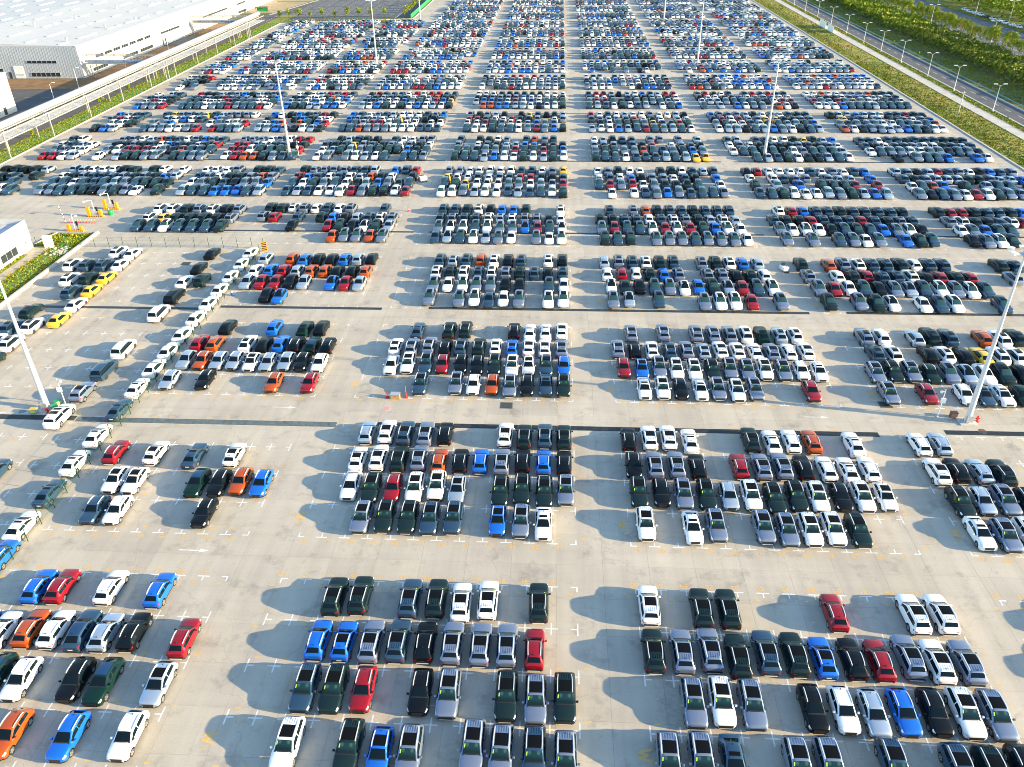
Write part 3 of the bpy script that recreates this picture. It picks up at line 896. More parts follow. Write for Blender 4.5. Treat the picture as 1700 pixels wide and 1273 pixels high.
for k, (y, spans) in enumerate(((153, ((-87, -28.6), (-25.6, 41.3), (44.5, 100))), (202, ((-122, -71), (-64, -28.4), (-24, 41), (44, 105))),
                 (251, ((-120, -66), (-60, -28), (-24, 41), (44, 105))), (300, ((-60, -28), (-24, 41), (44, 105))), (352, ((-24, 41), (44, 105))))):
    for j, (a, b) in enumerate(spans):
        side = {2: ('centre', 'road'), 3: ('fence', 'centre', 'road'), 4: ('pipe-rack', 'fence', 'centre', 'road')}[len(spans)][j]
        drain(a, b, y, .8, 'thin dark drain line far back, %s side, drain line %s' % (side, ('five', 'six', 'seven', 'eight', 'nine')[k]), False)

# ---------------------------------------------------------------- which car stands where
ROWS = """
L10 0.2|. . . . BC RC . WC . BC
L11 0.1|. . . BC WC OC WC EF IC KC . RC
L12 0.0|. . . . . TF WC . KC TF . IP
L13 -0.1|. . . . . . . OC . BC . WC
M10 -0.0|. . GS GS . ES GS WS WS . GS
M11 -0.1|. . BC BP LS ES KC LS LS LS RC
M12 -0.0|. . ES GS RC . KC LS . GS LS GS
M13 0.0|. . WS . GS BP LS . LS LS ES LS
N10 -0.1|WS . GS GS . . . RC . . WS WS
N11 -0.1|GS LS LS GS ES GS BP KC RC LS WS LS
N12 0.0|. LS WS LS . KC WC IC BC KC WS LS
N13 -0.0|LS LS ED . LS LS . ES . ES GS KC
L21 0.1|. . . RC . WP . ED . WP
L22 0.1|. . . . WP WP . . TF KC OC BC
L23 0.2|. . . . EC WC . . . KC
M20 0.0|. IC WS ES LS KC . . WS GS ES GS
M21 0.0|. WP WS GS LS OC KC BC LS KC BC KC
M22 0.1|. WN GS RC WS WS IP . GS GS GS LS
M23 0.1|. . LS GS GS ES ES . BP LS WD
N20 -0.1|KC WS WS WD . . GS WD WC OC . WD
N21 -0.0|KCf LS LS KC . RC LS LS KC WC WD WC
N22 0.1|GS KC LS GS IC WS GS GS WS KC WS WP
N23 0.2|WS . WD LS . LS LS WS WS GS
Q20 0.0|WC IC
Q21 -0.0|WS KC IC GS
Q22 0.2|GS IC LS GS
Q23 0.2|WD LS WS
L30 -0.0|. . . . KC . . BC . TF KC
L31 -0.0|. . . RC OC . WF KC BC KC TF KC
L32 -0.0|. . . IC OC IC IC WP IC IC KC WC
L33 -0.0|. . . IC . KC . . . OC . RC
M30 -0.1|. . ED . GS GS . . KC WD WD WS
M31 -0.1|. WP LS LS KC ES GS WP BP WS WS LS
M32 0.0|. WN WS ES RC KC KC GS WS WP ES BC
M33 0.0|. . . ES . LS WC OC LS KC ED GS
N30 -0.2|. LS . LS . LS LS LS WS TF IP WP
N31 -0.1|LS KC WS ES LS IP WS WS WD LS WC WS
N32 0.1|RC BP LS WS WS GS LS LS WS LS WC WD
N33 0.1|. WD WS KC WD LS WS LS . . RC
Q30 -0.2|. LS WC . IC GS ES . OC WS GS
Q31 -0.2|. ES WS . KC WP KC YD WS WS
Q32 0.1|LS GS LS TC LS IP WD GS KC
Q33 0.1|LS . RC . WC ED WD TC
L40 -0.0|. . . IC . OC BC KC KC BC IC KC
L41 -0.0|. . . WC BC RC IC OC OC KC KC OC
L42 -0.0|. . . IC RC RC KC IC . BP RC IC
L43 0.0|. . . . . KC BP
M40 -0.1|. . ES IP ES OC WS KS ES . WS KS
M41 -0.1|. . WS GS WS EP WS LS GS ES KC ES
M42 -0.0|. . LS WD WS LS LS KC KC . ES WC
M43 -0.0|. . LS . LS WS ED WC LS . WS WS
N40 -0.3|IC LS ES WS GS ES . LS GS WS BC IC
N41 -0.2|WD RC WC GS BD LS . LS LS KC GS WC
N42 -0.1|WP GD KC ES LS WP BC GS IP RC ES WS
N43 0.0|LS IP . ES . . LS WS WS RC . LS
P40 -0.2|GS ES
P41 -0.2|LS
Q40 -0.3|GS . OC LS WS ES ES GS WC ES ES
Q41 -0.3|LS . WC GS RC ES ES WS KC RC GS RC
Q42 -0.1|LS RC WC ES KC LS IP ES WS LS WS ES
Q43 -0.0|GS . LS GS WP . WD ES WS . . ES
L50 -0.0|GS GS WP LS WC ES WC LS . . ES
L51 -0.0|LS RC . ES . GS BC KC IC ES WS LS
L52 -0.0|. . . KC . . RC GS KC WP GS IC
L53 -0.1|. . . . . . . OC LS LS OC LS
M50 -0.2|. ES ES GS WS KC BC BC GS . . WS
M51 -0.2|. ES LS ES ES WS IP WS LS LS KC WD
M52 -0.1|. LS WP WS ES WS LS LS BP RC ES WP
M53 -0.1|. ED IP ES WS IC LS WC . LS WD WS
N50 -0.4|. ES . LS OC GS ES ES GS ES ES ES
N51 -0.3|GS GS ES ES WC ES WS LS GS ID WS ID
N52 -0.2|LS RC ES ES WS RC WS RC GS BC WS WC
N53 -0.1|GS ES GS . LS LS LS ES LS LS LS WC
P50 -0.3|GS RC RC GS ES ES GS BC
P51 -0.2|LS WS GS GS ED WS RC
P52 -0.1|WC LS BC ES ES
P53 -0.0|KC LS WS GS
Q50 -0.4|. WS RC BC ES ES GS ES ES ES ES GS
Q51 -0.3|ES GS KS RC ES ES ES RC ES GS LS ES
Q52 -0.2|LS WC WS WC KC ES GS ES BC LS WS KC
Q53 -0.2|LS . LS . ES LS WC LS . BC GS ES
"""
CN = {'K': 'black', 'G': 'charcoal-green', 'E': 'graphite-blue', 'L': 'slate-grey', 'I': 'silver-blue', 'W': 'white', 'R': 'red',
      'O': 'orange', 'B': 'blue', 'Y': 'yellow', 'T': 'bottle-green'}
TN = {'S': 'SUV with glass roof', 'C': 'crossover', 'P': 'crossover with glass roof', 'D': 'sedan with small sunroof', 'N': 'plain-roofed sedan',
      'F': 'blue-roofed coupe', 'V': 'long van-like wagon'}
KN = {'S': 'parked_suv', 'C': 'parked_crossover', 'P': 'parked_crossover', 'D': 'parked_sedan', 'N': 'parked_sedan', 'F': 'parked_coupe', 'V': 'parked_wagon'}
ORD = ['first', 'second', 'third', 'fourth', 'fifth', 'sixth', 'seventh', 'eighth', 'ninth', 'tenth']
DN = {1: 'front', 2: 'second', 3: 'third', 4: 'fourth', 5: 'fifth'}
CB = {'L': 'fence-side', 'M': 'centre', 'N': 'inner road-side', 'Q': 'outer road-side', 'P': 'kerb-side'}
RN = ['back row', 'third row', 'second row', 'front row']
cars = []                       # (type, colour, x, y, face, label, group)
filled = set()
for line in ROWS.split('\n'):
    if '|' not in line: continue
    head, body_ = line.split('|')
    c_, b, r_ = head[0], int(head[1]), int(head[2]); off = float(head[4:])
    row = [(i, cd) for i, cd in enumerate(body_.split()) if cd != '.']
    kinds = [cd[:2] for _, cd in row]
    for n, (i, cd) in enumerate(row):
        filled.add((c_, b, r_))
        col, t = cd[0], cd[1]
        face = cd[2] if len(cd) > 2 else ('r' if r_ < 2 else 'f')
        x = X0[c_] + (i + .5 + off) * PITCH.get(c_, 2.5) + random.gauss(0, .05)
        y = r4(b) + DEP * (3 - r_) + DEP / 2 + random.gauss(0, .16)
        look = CN[col] + ' ' + TN[t]
        same = [m for m in range(len(row)) if kinds[m] == cd[:2]]
        where = '%s, %s %s block' % (RN[r_], DN[b], CB[c_])
        if len(same) == 1: lab = 'only %s in the %s' % (look, where)
        else: lab = '%s, %s such from fence end, %s' % (look, ORD[same.index(n)], where)
        if len(cd) > 2: lab = '%s with its nose towards the front, back rows of %s %s block' % (CN[col] + ' crossover', DN[b], CB[c_])
        cars.append((t, col, x, y, face, lab, 'cars parked in the %s %s block' % (DN[b], CB[c_])))
# sedans along the wire fence
FENCE = [(59.0, 'B', 'C'), (63.5, 'W', 'D'), (69.2, 'E', 'D'), (74.9, 'W', 'D'), (80.5, 'W', 'D'), (86.5, 'E', 'D'), (91.9, 'W', 'D'), (97.3, 'W', 'D'),
         (102.4, 'W', 'D'), (107.6, 'W', 'D'), (113.1, 'W', 'D'), (118.6, 'W', 'D'), (123.8, 'W', 'D'), (129.3, 'W', 'D'), (134.9, 'W', 'D'), (140.0, 'W', 'D')]
cnt = {}
for y, c_, t in FENCE:
    k = (c_, t); cnt[k] = cnt.get(k, 0) + 1
    tot = sum(1 for q in FENCE if q[1:] == k)
    n = cnt[k]
    if tot == 1: lab = 'blue crossover in the file of cars along the green wire fence'
    elif n <= 10: lab = '%s %s in the file along the wire fence, %s such counted from the front' % (CN[c_], TN[t].split()[0], ORD[n - 1])
    else: lab = '%s sedan in the file along the wire fence, %s such counted from the gate' % (CN[c_], ORD[tot - n])
    cars.append((t, c_, -57.9 if t == 'D' else -57.4, y, 'r', lab, 'cars in file along the wire fence'))
YARD = [(-65.1, 84.6, 'W', 'V', 'white long wagon parked right beside the light mast at the dark drain'),
 (-65.0, 90.5, 'L', 'S', 'slate-grey SUV with glass roof behind the white wagon near the light mast'),
 (-64.9, 96.5, 'E', 'V', 'graphite-blue long wagon between the slate SUV and a white wagon'),
 (-65.0, 102.7, 'W', 'V', 'white long wagon alone on empty bays behind the graphite-blue wagon'),
 (-64.7, 114.6, 'W', 'V', 'white long wagon just in front of the narrow grey drain'),
 (-64.7, 120.9, 'K', 'V', 'black long wagon just behind the narrow grey drain'),
 (-62.5, 127.6, 'G', 'S', 'charcoal-green SUV beside a white sedan behind the black wagon'),
 (-65.4, 126.8, 'W', 'D', 'white sedan beside the charcoal-green SUV behind the black wagon'),
 (-65.1, 132.8, 'K', 'N', 'black sedan second from the horizontal wire fence in the open bays'),
 (-65.2, 139.6, 'K', 'N', 'black sedan standing alone close to the horizontal wire fence'),
 (-66.6, 72.4, 'E', 'V', 'dark blue-grey wagon alone on the bays in front of the drain'),
 (-83.6, 139.8, 'W', 'S', 'white SUV at the back of the yard beside a white sedan'),
 (-80.5, 139.2, 'W', 'D', 'white sedan at the back of the yard beside the white SUV'),
 (-89.3, 133.6, 'W', 'S', 'white SUV at the kerb end of the yard row of four'),
 (-86.4, 133.6, 'E', 'S', 'graphite SUV next to the white SUV in the row of four'),
 (-83.4, 133.8, 'E', 'S', 'graphite SUV next to the white sedan in the row of four'),
 (-80.4, 134.0, 'W', 'D', 'white sedan at the open end of the yard row of four'),
 (-86.5, 127.2, 'W', 'S', 'white SUV near the kerb in the row ending with a yellow sedan'),
 (-83.4, 127.8, 'G', 'S', 'charcoal-green SUV between the white SUV and a yellow sedan'),
 (-80.3, 128.3, 'Y', 'D', 'yellow sedan beside the charcoal-green SUV, farther of the yard pair'),
 (-83.5, 122.2, 'E', 'S', 'graphite SUV beside the nearer yellow sedan of the yard pair'),
 (-80.3, 122.9, 'Y', 'D', 'yellow sedan beside the graphite SUV, in front of the other yellow'),
 (-80.2, 117.4, 'W', 'D', 'white sedan parked across the narrow drain behind the lone yellow sedan'),
 (-86.3, 114.6, 'G', 'S', 'charcoal-green SUV near the kerb in front of the narrow drain'),
 (-83.2, 109.6, 'W', 'S', 'white SUV beside the lone yellow sedan in front of the drain'),
 (-80.2, 112.0, 'Y', 'D', 'lone yellow sedan in front of the narrow drain'),
 (-86.4, 109.1, 'E', 'S', 'graphite SUV partly behind the light mast near the kerb'),
 (-83.3, 103.9, 'W', 'S', 'white SUV directly behind the leaning line of the light mast'),
 (-83.0, 98.4, 'G', 'S', 'charcoal-green SUV cut by the picture edge near the light mast'),
 (-86.2, 104.2, 'W', 'S', 'white SUV cut by the picture edge beside another white SUV')]
for x, y, c_, t, lab in YARD: cars.append((t, c_, x, y, 'r', lab, 'cars parked on the open yard beyond the wire fence'))
cam_p = co.location
cars.sort(key=lambda c: (Vector((c[2], c[3], 0)) - cam_p).length)
for n, (t, c_, x, y, face, lab, grp) in enumerate(cars):
    if n < 300: place_car(t, c_, x, y, face, KN[t], lab, 'car', grp)
    else: FAR.add(0, t, c_, x, y, face)
for x, r_ in ((50.6, 0), (48.2, 1), (50.7, 1), (50.6, 2), (50.6, 3)):        # just beyond the road-side edge of the front blocks
    FAR.add(0, 'S', 'L', x, r4(1) + DEP * (3 - r_) + DEP / 2, 'r' if r_ < 2 else 'f')

# the far blocks: colours as mixed there
LAST = []
def pick(b):
    if b < 8: p = 'G' * 15 + 'E' * 26 + 'L' * 16 + 'K' * 7 + 'W' * 21 + 'I' * 9 + 'B' * 6 + 'R' * 5 + 'O' * 2 + 'Y' * 1
    elif b < 10: p = 'G' * 9 + 'E' * 19 + 'L' * 14 + 'K' * 6 + 'W' * 25 + 'I' * 12 + 'B' * 10 + 'R' * 7 + 'O' * 2 + 'Y' * 1
    else: p = 'G' * 6 + 'E' * 16 + 'L' * 12 + 'K' * 4 + 'W' * 32 + 'I' * 14 + 'B' * 14 + 'R' * 7 + 'O' * 2
    if LAST and random.random() < .13: return LAST[-1]
    c = random.choice(p)
    if c in 'GEL': t = random.choice('SSSSC')
    elif c in 'ROB': t = random.choice('CCCP')
    elif c == 'Y': t = 'D'
    else: t = random.choice('SSCCPDD')
    LAST[:] = [(c, t)]
    return c, t
def fill(x0, pitch, n, b, rows, p=.965, skew=0.):
    lod = 0 if b < 6 else 1 if b < 10 else 2
    for r_ in rows:
        pp = p if random.random() > .12 else p - .25
        for i in range(n):
            if random.random() > pp: continue
            x = x0 + (i + .5) * pitch + random.gauss(0, .07)
            y = r4(b) + DEP * (3 - r_) + DEP / 2 + random.gauss(0, .25) + skew * min(0, x + 40)
            c, t = pick(b)
            FAR.add(lod, t, c, x, y, 'r' if r_ < 2 else 'f')
for i, cd in enumerate('WS WS GS LS WS KS LS'.split()): FAR.add(0, cd[1], cd[0], -85.6 + i * 2.9, r4(5) + 17.6, 'r')
for i, cd in enumerate('WS YD GS GS GS KS LS'.split()): FAR.add(0, cd[1], cd[0], -85.6 + i * 2.9, r4(5) + 12.2, 'r')
for i, cd in enumerate('ES ES WS ES ES ES GS'.split()): FAR.add(0, cd[1], cd[0], -86 + i * 2.9, r4(5) + 7.2, 'f')
for b in range(6, 20):
    for c_ in 'MNQP': fill(X0[c_], PITCH.get(c_, 2.5), 12, b, range(4), .975 if b > 8 else .955)
    if b > 19: continue
    fill(X0['L'], 2.5, 12, b, range(4), .97, .012)
    if b < 16:
        fill(-87.0, 2.55, 8, b, range(4), .96, .012)
        fill(-120.3, 2.49, 12, b, range(4), .96, .012)
        fill(-135 if b > 6 else -138, 2.6, 4 if b > 6 else 5, b, range(4), .93, .012)
FAR.build()

# ---------------------------------------------------------------- light masts
def mast(x, y, label, h=23.5):
    r_ = empty('light_mast', (x, y, 0)); tag(r_, label, 'light mast', 'tall white light masts over the lot')
    MB().box(-1.1, 1.1, -.9, .9, .001, .12).build('base_slab', M_KERB, r_)
    mb = MB(); mb.lathe([(.55, .1), (.55, .16), (.40, .2), (.38, 1.2), (.29, 7.5), (.19, 15), (.11, h)], n=14)
    mb.build('mast', M_POLE, r_, smooth=40)
    mb = MB()
    for t in range(8): mb.bar((.48 * math.cos(t * .785), .48 * math.sin(t * .785), .12), (.48 * math.cos(t * .785), .48 * math.sin(t * .785), .30), .035)
    mb.build('anchor_bolts', M_DARK, r_)
    MB().box(-.42, .42, -.62, -.36, .3, 1.25).build('access_box', M_STEEL, r_)
    hd = MB().lathe([(.30, h - .5), (.62, h - .35), (.62, h - .2), (.2, h)], n=12)
    hd.build('head_frame', M_STEEL, r_, smooth=40)
    arm = MB()
    for k in range(6):
        t = 2 * math.pi * k / 6 + .3
        d = Vector((math.cos(t), math.sin(t), 0))
        arm = MB().bar(Vector((0, 0, h - .3)) + d * .4, Vector((0, 0, h + .05)) + d * 1.35, .05)
        a = arm.build('lamp_arm', M_STEEL, r_)
        lamp = MB(); c = Vector((0, 0, h + .05)) + d * 1.6; e = Vector((-d.y, d.x, 0)) * .33
        lo, hi = Vector((0, 0, -.10)) + d * .06, Vector((0, 0, .08))
        q = [c - d * .3 - e, c + d * .3 - e, c + d * .3 + e, c - d * .3 + e]
        lamp.v = [tuple(p + Vector((0, 0, -.1))) for p in q] + [tuple(p + Vector((0, 0, .1))) for p in q]
        for f in ((3, 2, 1, 0), (4, 5, 6, 7), (0, 1, 5, 4), (1, 2, 6, 5), (2, 3, 7, 6), (3, 0, 4, 7)): lamp.f.append(f); lamp.m.append(0)
        lamp.build('floodlight', M_WHITE, a)
    MB().bar((0, 0, h), (0, 0, h + 1.9), .03).build('lightning_rod', M_STEEL, r_)
mast(-68.4, 87.2, 'tall white light mast by the white wagon on the yard, yellow junction boxes at foot')
mast(53.6, 88.5, 'tall light mast rising beside the second outer road-side block, red hydrant at foot')
mast(-68.9, 203.9, 'tall white light mast between the far fence-side blocks, first behind the yard mast')
mast(52.3, 205.6, 'tall white light mast at the road side, first behind the hydrant mast')
mast(-69.6, 322.9, 'tall white light mast far back on the fence side, second behind the yard mast')
mast(52.3, 324.6, 'tall white light mast far back on the road side, second behind the hydrant mast')
mast(-70.4, 439.8, 'tall white light mast at the far inner corner by the green netting')
mast(52.3, 441.5, 'tall white light mast farthest back on the road side, third behind hydrant mast')

def cctv(x, y, label, arm=-1):
    r_ = empty('camera_pole', (x, y, 0)); tag(r_, label, 'camera pole', 'small camera poles beside the masts')
    MB().lathe([(.16, 0), (.16, .06), (.07, .08), (.055, 4.2)], n=8).build('post', M_POLE, r_)
    MB().box(-.28, .28, -.36, -.07, 2.3, 2.95).build('control_box', M_WHITE, r_)
    b = MB().bar((0, 0, 3.9), (.45 * -arm, -.1, 4.0), .035); o = b.build('bracket', M_POLE, r_)
    c = MB().lathe([(.05, .22), (.17, .15), (.19, 0), (.12, -.14), (.02, -.2)], (.5 * -arm, -.12, 3.85), 10); c.build('dome_camera', M_WHITE, r_, smooth=50)
cctv(-66.4, 88.2, 'small white camera pole with box beside the yard light mast')
cctv(50.3, 89.6, 'small white camera pole with box beside the hydrant light mast', 1)
cctv(-66.9, 204.8, 'thin white camera pole beside the first far fence-side mast')

def junction(x, y, z, lab, rz):
    r_ = empty('junction_box', (x, y, z), rz); tag(r_, lab, 'junction box', 'junction boxes at the yard mast foot')
    MB().box(-.42, .42, -.3, .3, .0, .55).build('case', M_STEEL, r_)
    MB().box(-.45, .45, -.34, .34, .55, .63).build('lid', M_GREENP if rz > .5 else M_YELLOW, r_)
    MB().box(-.34, .34, -.325, -.302, .12, .45).build('front_panel', M_STICK, r_)
junction(-69.6, 86.1, .12, 'yellow-lidded box at the drain-side foot of the yard mast', .1)
junction(-67.2, 87.0, .12, 'green-lidded box between the yard mast and the camera pole', .6)
junction(-67.6, 88.3, .0, 'grey box with green lid behind the yard mast', 1.2)
def hydrant(x, y, lab):
    r_ = empty('hydrant', (x, y, 0)); tag(r_, lab, 'hydrant')
    MB().lathe([(.26, 0), (.26, .06), (.13, .08), (.13, .62), (.2, .64), (.2, .70), (.12, .84), (.03, .9)], n=10).build('barrel', M_RED, r_, smooth=40)
    MB().bar((-.28, 0, .5), (.28, 0, .5), .08, n=8).build('nozzles', M_RED, r_)
hydrant(54.9, 88.6, 'red hydrant at the foot of the road-side light mast')
hydrant(-67.7, 86.1, 'red hydrant in front of the yard light mast')
mb = MB().box(-.4, .4, -.3, .3, 0, .7); r_ = empty('control_cabinet', (52.3, 89.6, 0)); tag(r_, 'small brown cabinet behind the foot of the hydrant mast', 'cabinet')
mb.build('case', mat('brown_cabinet', (.16, .08, .05), .6), r_); MB().box(-.44, .44, -.34, .34, .7, .76).build('lid', M_DARK, r_)

# manholes, cones, boxes and other small things on the concrete
def manhole(x, y, r, lab, m_=M_DARK):
    o = empty('manhole_cover', (x, y, 0)); tag(o, lab, 'manhole cover')
    MB().lathe([(r + .1, .001), (r + .1, .010)], n=18).build('frame_ring', M_KERB, o)
    MB().lathe([(r, .011), (r, .016)], n=18).build('lid', m_, o)
manhole(54.7, 86.5, .5, 'round brown manhole cover near the road-side mast', mat('rusty_iron', (.16, .08, .04), .8))
manhole(-22.3, 88.9, .5, 'round faded red manhole cover behind the second centre block', M_PINK)
manhole(-71.5, 86.4, .5, 'round grey manhole cover beside the yard light mast', mat('grey_iron', (.22, .22, .22), .8))
def gully(x, y, lab):
    o = empty('gully_grate', (x, y, 0)); tag(o, lab, 'drain grate')
    MB().box(-.85, .85, -.75, .75, .001, .012).build('frame', M_GRATE_L, o)
    for k in range(8): MB().box(-.75, .75, -.68 + k * .18, -.58 + k * .18, .012, .026).build('grate_bar', M_GRATE, o)
gully(-6.2, 90.2, 'square iron grate on the aisle before the third centre block')
gully(44.5, 92.2, 'square iron grate on the aisle near the camera pole')
gully(-69.0, 136.0, 'rust-brown grate on the empty bays near the black sedans')
def cone(x, y, h, lab, pole=False):
    o = empty('traffic_cone', (x, y, 0)); tag(o, lab, 'traffic cone')
    MB().box(-.24, .24, -.24, .24, 0, .05).build('foot', M_RED, o)
    MB().lathe([(.2, .05), (.05, h)], n=12).build('cone_body', M_RED, o, smooth=40)
    if not pole: MB().lathe([(.135, h * .5), (.10, h * .68)], n=12).build('reflective_band', M_WHITE, o)
    else: MB().bar((0, 0, h - .05), (.05, 0, h + .9), .025).build('cane', M_ORANGE_PAINT, o)
cone(-20.1, 91.7, .95, 'red cone with an upright cane beside the plywood box', True)
cone(-22.7, 91.6, .8, 'red cone on the fence side of the plywood box')
cone(-31.7, 165.0, .9, 'small cone alone on the aisle behind the fifth fence-side block')
cone(-115.5, 201.5, .9, 'orange cone beside the far drain at the kerb-end block')
o = empty('plywood_box', (-21.5, 91.5, 0)); tag(o, 'low plywood box between two red cones on the aisle', 'box')
MB().box(-.62, .62, -.36, .36, 0, .72).build('crate', M_BOX, o); MB().box(-.66, .66, -.40, .40, .72, .78).build('lid', M_STEEL, o)
MB().box(-.12, .12, -.372, -.361, .45, .55).build('label_plate', M_RED, o)
def cart(x, y, lab, rz):
    o = empty('tow_cart', (x, y, 0), rz); tag(o, lab, 'cart')
    MB().box(-.8, .8, -1.1, .5, .35, 1.15).build('body', M_WHITE, o)
    MB().box(-.7, .7, .5, 1.5, .35, .75).build('platform', M_STEEL, o)
    MB().box(-.6, .6, .55, .75, .75, 1.3).build('seat', M_BLACKP, o)
    for sx in (-.72, .72):
        for yy in (-.7, 1.1):
            MB().bar((sx - .08, yy, .28), (sx + .08, yy, .28), .28, n=12).build('wheel', M_TYRE, o)
    MB().bar((0, .4, 1.1), (0, .6, 1.8), .04).build('steering_column', M_DARK, o)
cart(-31.6, 185.6, 'white tow cart beside the sixth fence-side block', .4)
o = empty('floor_scrubber', (41.2, 136.0, 0), .3); tag(o, 'small white ride-on machine on the aisle beside the fourth outer block', 'machine')
MB().box(-.5, .5, -.8, .8, .2, .85).build('body', M_WHITE, o); MB().lathe([(.5, .02), (.5, .22)], (0, -.9, 0), 14).build('brush_disc', M_DARK, o)
MB().box(-.3, .3, .2, .6, .85, 1.25).build('seat', M_BLACKP, o); MB().bar((0, -.5, .8), (0, -.7, 1.35), .04).build('steering_column', M_DARK, o)
o = empty('blue_bin', (-55.4, 122.8, 0), .2); tag(o, 'small blue bin standing beside the wire fence', 'bin')
MB().lathe([(.25, 0), (.34, .62), (.37, .64), (.37, .7)], n=12).build('bin_body', M_BLUEP, o, smooth=40); MB().lathe([(.34, .7), (.1, .8)], n=12).build('lid', M_WHITE, o)
o = empty('striped_board', (-55.9, 142.2, 0), .1); tag(o, 'yellow and black striped warning board at the fence corner', 'warning board')
MB().box(-.5, .5, -.04, .04, .15, 1.95).build('board', M_YELLOW, o)
for k in range(5):
    mb = MB(); z = .2 + k * .35
    for dy in (-.046, .046):
        mb.face([(-.5, dy, z), (.5, dy, z + .12), (.5, dy, z + .30), (-.5, dy, z + .18)])
    mb.build('stripe', M_BLACKP, o)

# ---------------------------------------------------------------- fences
def post_mesh(h, m_, w_=.035):
    mb = MB().box(-w_, w_, -w_, w_, -.1, h); mb.box(-w_ - .015, w_ + .015, -w_ - .015, w_ + .015, h, h + .03); return mb.mesh('fence_post', m_)
def wire_mesh(L_, h, m_=M_WIRE, nv=11):
    mb = MB()
    for k in range(1, nv): mb.bar((L_ * k / nv, 0, .08), (L_ * k / nv, 0, h - .05), .006, n=3)
    for z in (.1, h * .35, h * .65, h - .08): mb.bar((0, 0, z), (L_, 0, z), .009, n=3)
    return mb.mesh('wire_panel', m_)
def fence(p0, p1, n, h, label, pm, panel, lean=0.):
    a, b = Vector((*p0, 0)), Vector((*p1, 0)); d = b - a; L_ = d.length / n; rz = math.atan2(d.y, d.x)
    r_ = empty('fence', a, rz); tag(r_, label, 'fence')
    pmesh = post_mesh(h, pm); wm_ = panel(L_, h)
    for k in range(n + 1): link('fence_post', pmesh, r_, (k * L_, 0, 0)).rotation_euler = (random.gauss(lean, .015), random.gauss(0, .012), 0)
    for k in range(n): link('wire_panel', wm_, r_, (k * L_, 0, 0))
fence((-56.4, 45.5), (-56.4, 143.4), 36, 2.15, 'green wire fence running beside the file of white sedans', M_GREENPOST, wire_mesh)
fence((-93.1, 143.5), (-59.0, 144.0), 12, 2.1, 'green wire fence crossing the yard between kerb and fence corner', M_GREENPOST, wire_mesh)
fence((-95.1, 100), (-95.3, 144.2), 15, 1.9, 'bright green fence in the grass strip before the guard house', M_GREENBRIGHT, wire_mesh)
fence((-102.2, 143.8), (-96.3, 144.1), 2, 1.9, 'short green fence from the guard house to the strip corner', M_GREENBRIGHT, wire_mesh)
fence((-143.0, 198), (-143.0, 437), 85, 1.9, 'long green fence on the grass under the pipe rack', M_GREENBRIGHT, lambda L_, h: wire_mesh(L_, h, M_GREENBRIGHT, 5))
fence((-142.2, 439.3), (-78, 453.6), 24, 1.9, 'green fence along the empty asphalt lot at the back', M_GREENPOST, lambda L_, h: wire_mesh(L_, h, M_WIRE, 8))
def net_panel(L_, h):
    mb = MB()
    mb.box(.06, L_ - .06, -.012, .012, .1, h - .1); return mb.mesh('net_panel', M_NET)
fence((-77.6, 453.8), (-77.6, 640), 60, 2.0, 'green netted fence along the far inner edge of the lot', M_GREENPOST, net_panel)
fence((115.2, 150), (115.2, 560), 145, 2.0, 'long dark green fence between lot and roadside footpath', M_GREENPOST, lambda L_, h: wire_mesh(L_, h, M_WIRE, 8))
# low steel guard rail by the road
o = empty('guard_rail', (140.6, 120, 0)); tag(o, 'blue-green guard rail along the far side of the nearer road', 'guard rail')
M_RAIL = mat('teal_rail_paint', (.06, .20, .20), .45)
for k in range(110): pass
rail_post = MB().box(-.07, .07, -.07, .07, -.05, .78).mesh('rail_post', M_RAIL)
rail_beam = MB().box(-.05, .05, 0, 4.0, .45, .80).mesh('rail_beam', M_RAIL)
for k in range(120):
    link('rail_post', rail_post, o, (.12, k * 4.0, 0)); link('rail_beam', rail_beam, o, (0, k * 4.0, 0))

# ---------------------------------------------------------------- entrance barriers
def barrier(x, y, lab, pole_dir, raised=False, h=1.6):
    o = empty('barrier_gate', (x, y, 0)); tag(o, lab, 'barrier gate', 'barrier gates at the entrance')
    isl = MB().box(-1.75, 1.75, -.35, .35, 0, .28); i_ = isl.build('island', M_YELLOW, o)
    for k in range(9): MB().box(-1.7 + k * .4, -1.5 + k * .4, -.356, -.351, .05, .24).build('black_block', M_BLACKP, i_)
    MB().box(-1.6, -.95, -.3, .3, .28, .28 + h * 1.15).build('barrier_box', M_YELLOW, o)
    MB().box(.98, 1.55, -.28, .28, .28, .28 + h * .75).build('card_box', M_YELLOW, o)
    p = MB().bar((0, 0, .28), (0, 0, 3.6), .07, n=8); c = p.build('camera_mast', M_WHITE, o)
    MB().bar((0, 0, 3.55), (pole_dir * 1.3, -.5, 3.5), .07, n=8).build('camera_arm', M_WHITE, c)
    MB().box(pole_dir * 1.3 - .16, pole_dir * 1.3 + .16, -.85, -.35, 3.35, 3.58).build('camera', M_WHITE, c)
    MB().bar((.62, 0, .28), (.62, 0, 1.5), .05).build('display_stand', M_DARK, o)
    MB().box(.42, .82, -.07, .07, 1.2, 2.1).build('display', M_BLACKP, o)
    if raised:
        a = empty('boom', (0, 0, 0)); bpy.data.objects.remove(a)
        mb = MB()
        for k in range(10): mb.bar((-1.3 - k * .05, -.36, 1.7 + k * .38), (-1.3 - (k + 1) * .05, -.36, 1.7 + (k + 1) * .38), .06, k % 2)
        mb.build('boom', [M_RED, M_WHITE], o)
barrier(-98.6, 151.9, 'yellow barrier island by the grass corner with raised red and white boom', 1, True, 1.0)
barrier(-98.7, 160.4, 'yellow barrier island in the middle beside a green barrel', -1)
barrier(-97.4, 165.0, 'yellow barrier island farthest from the guard house', -1)
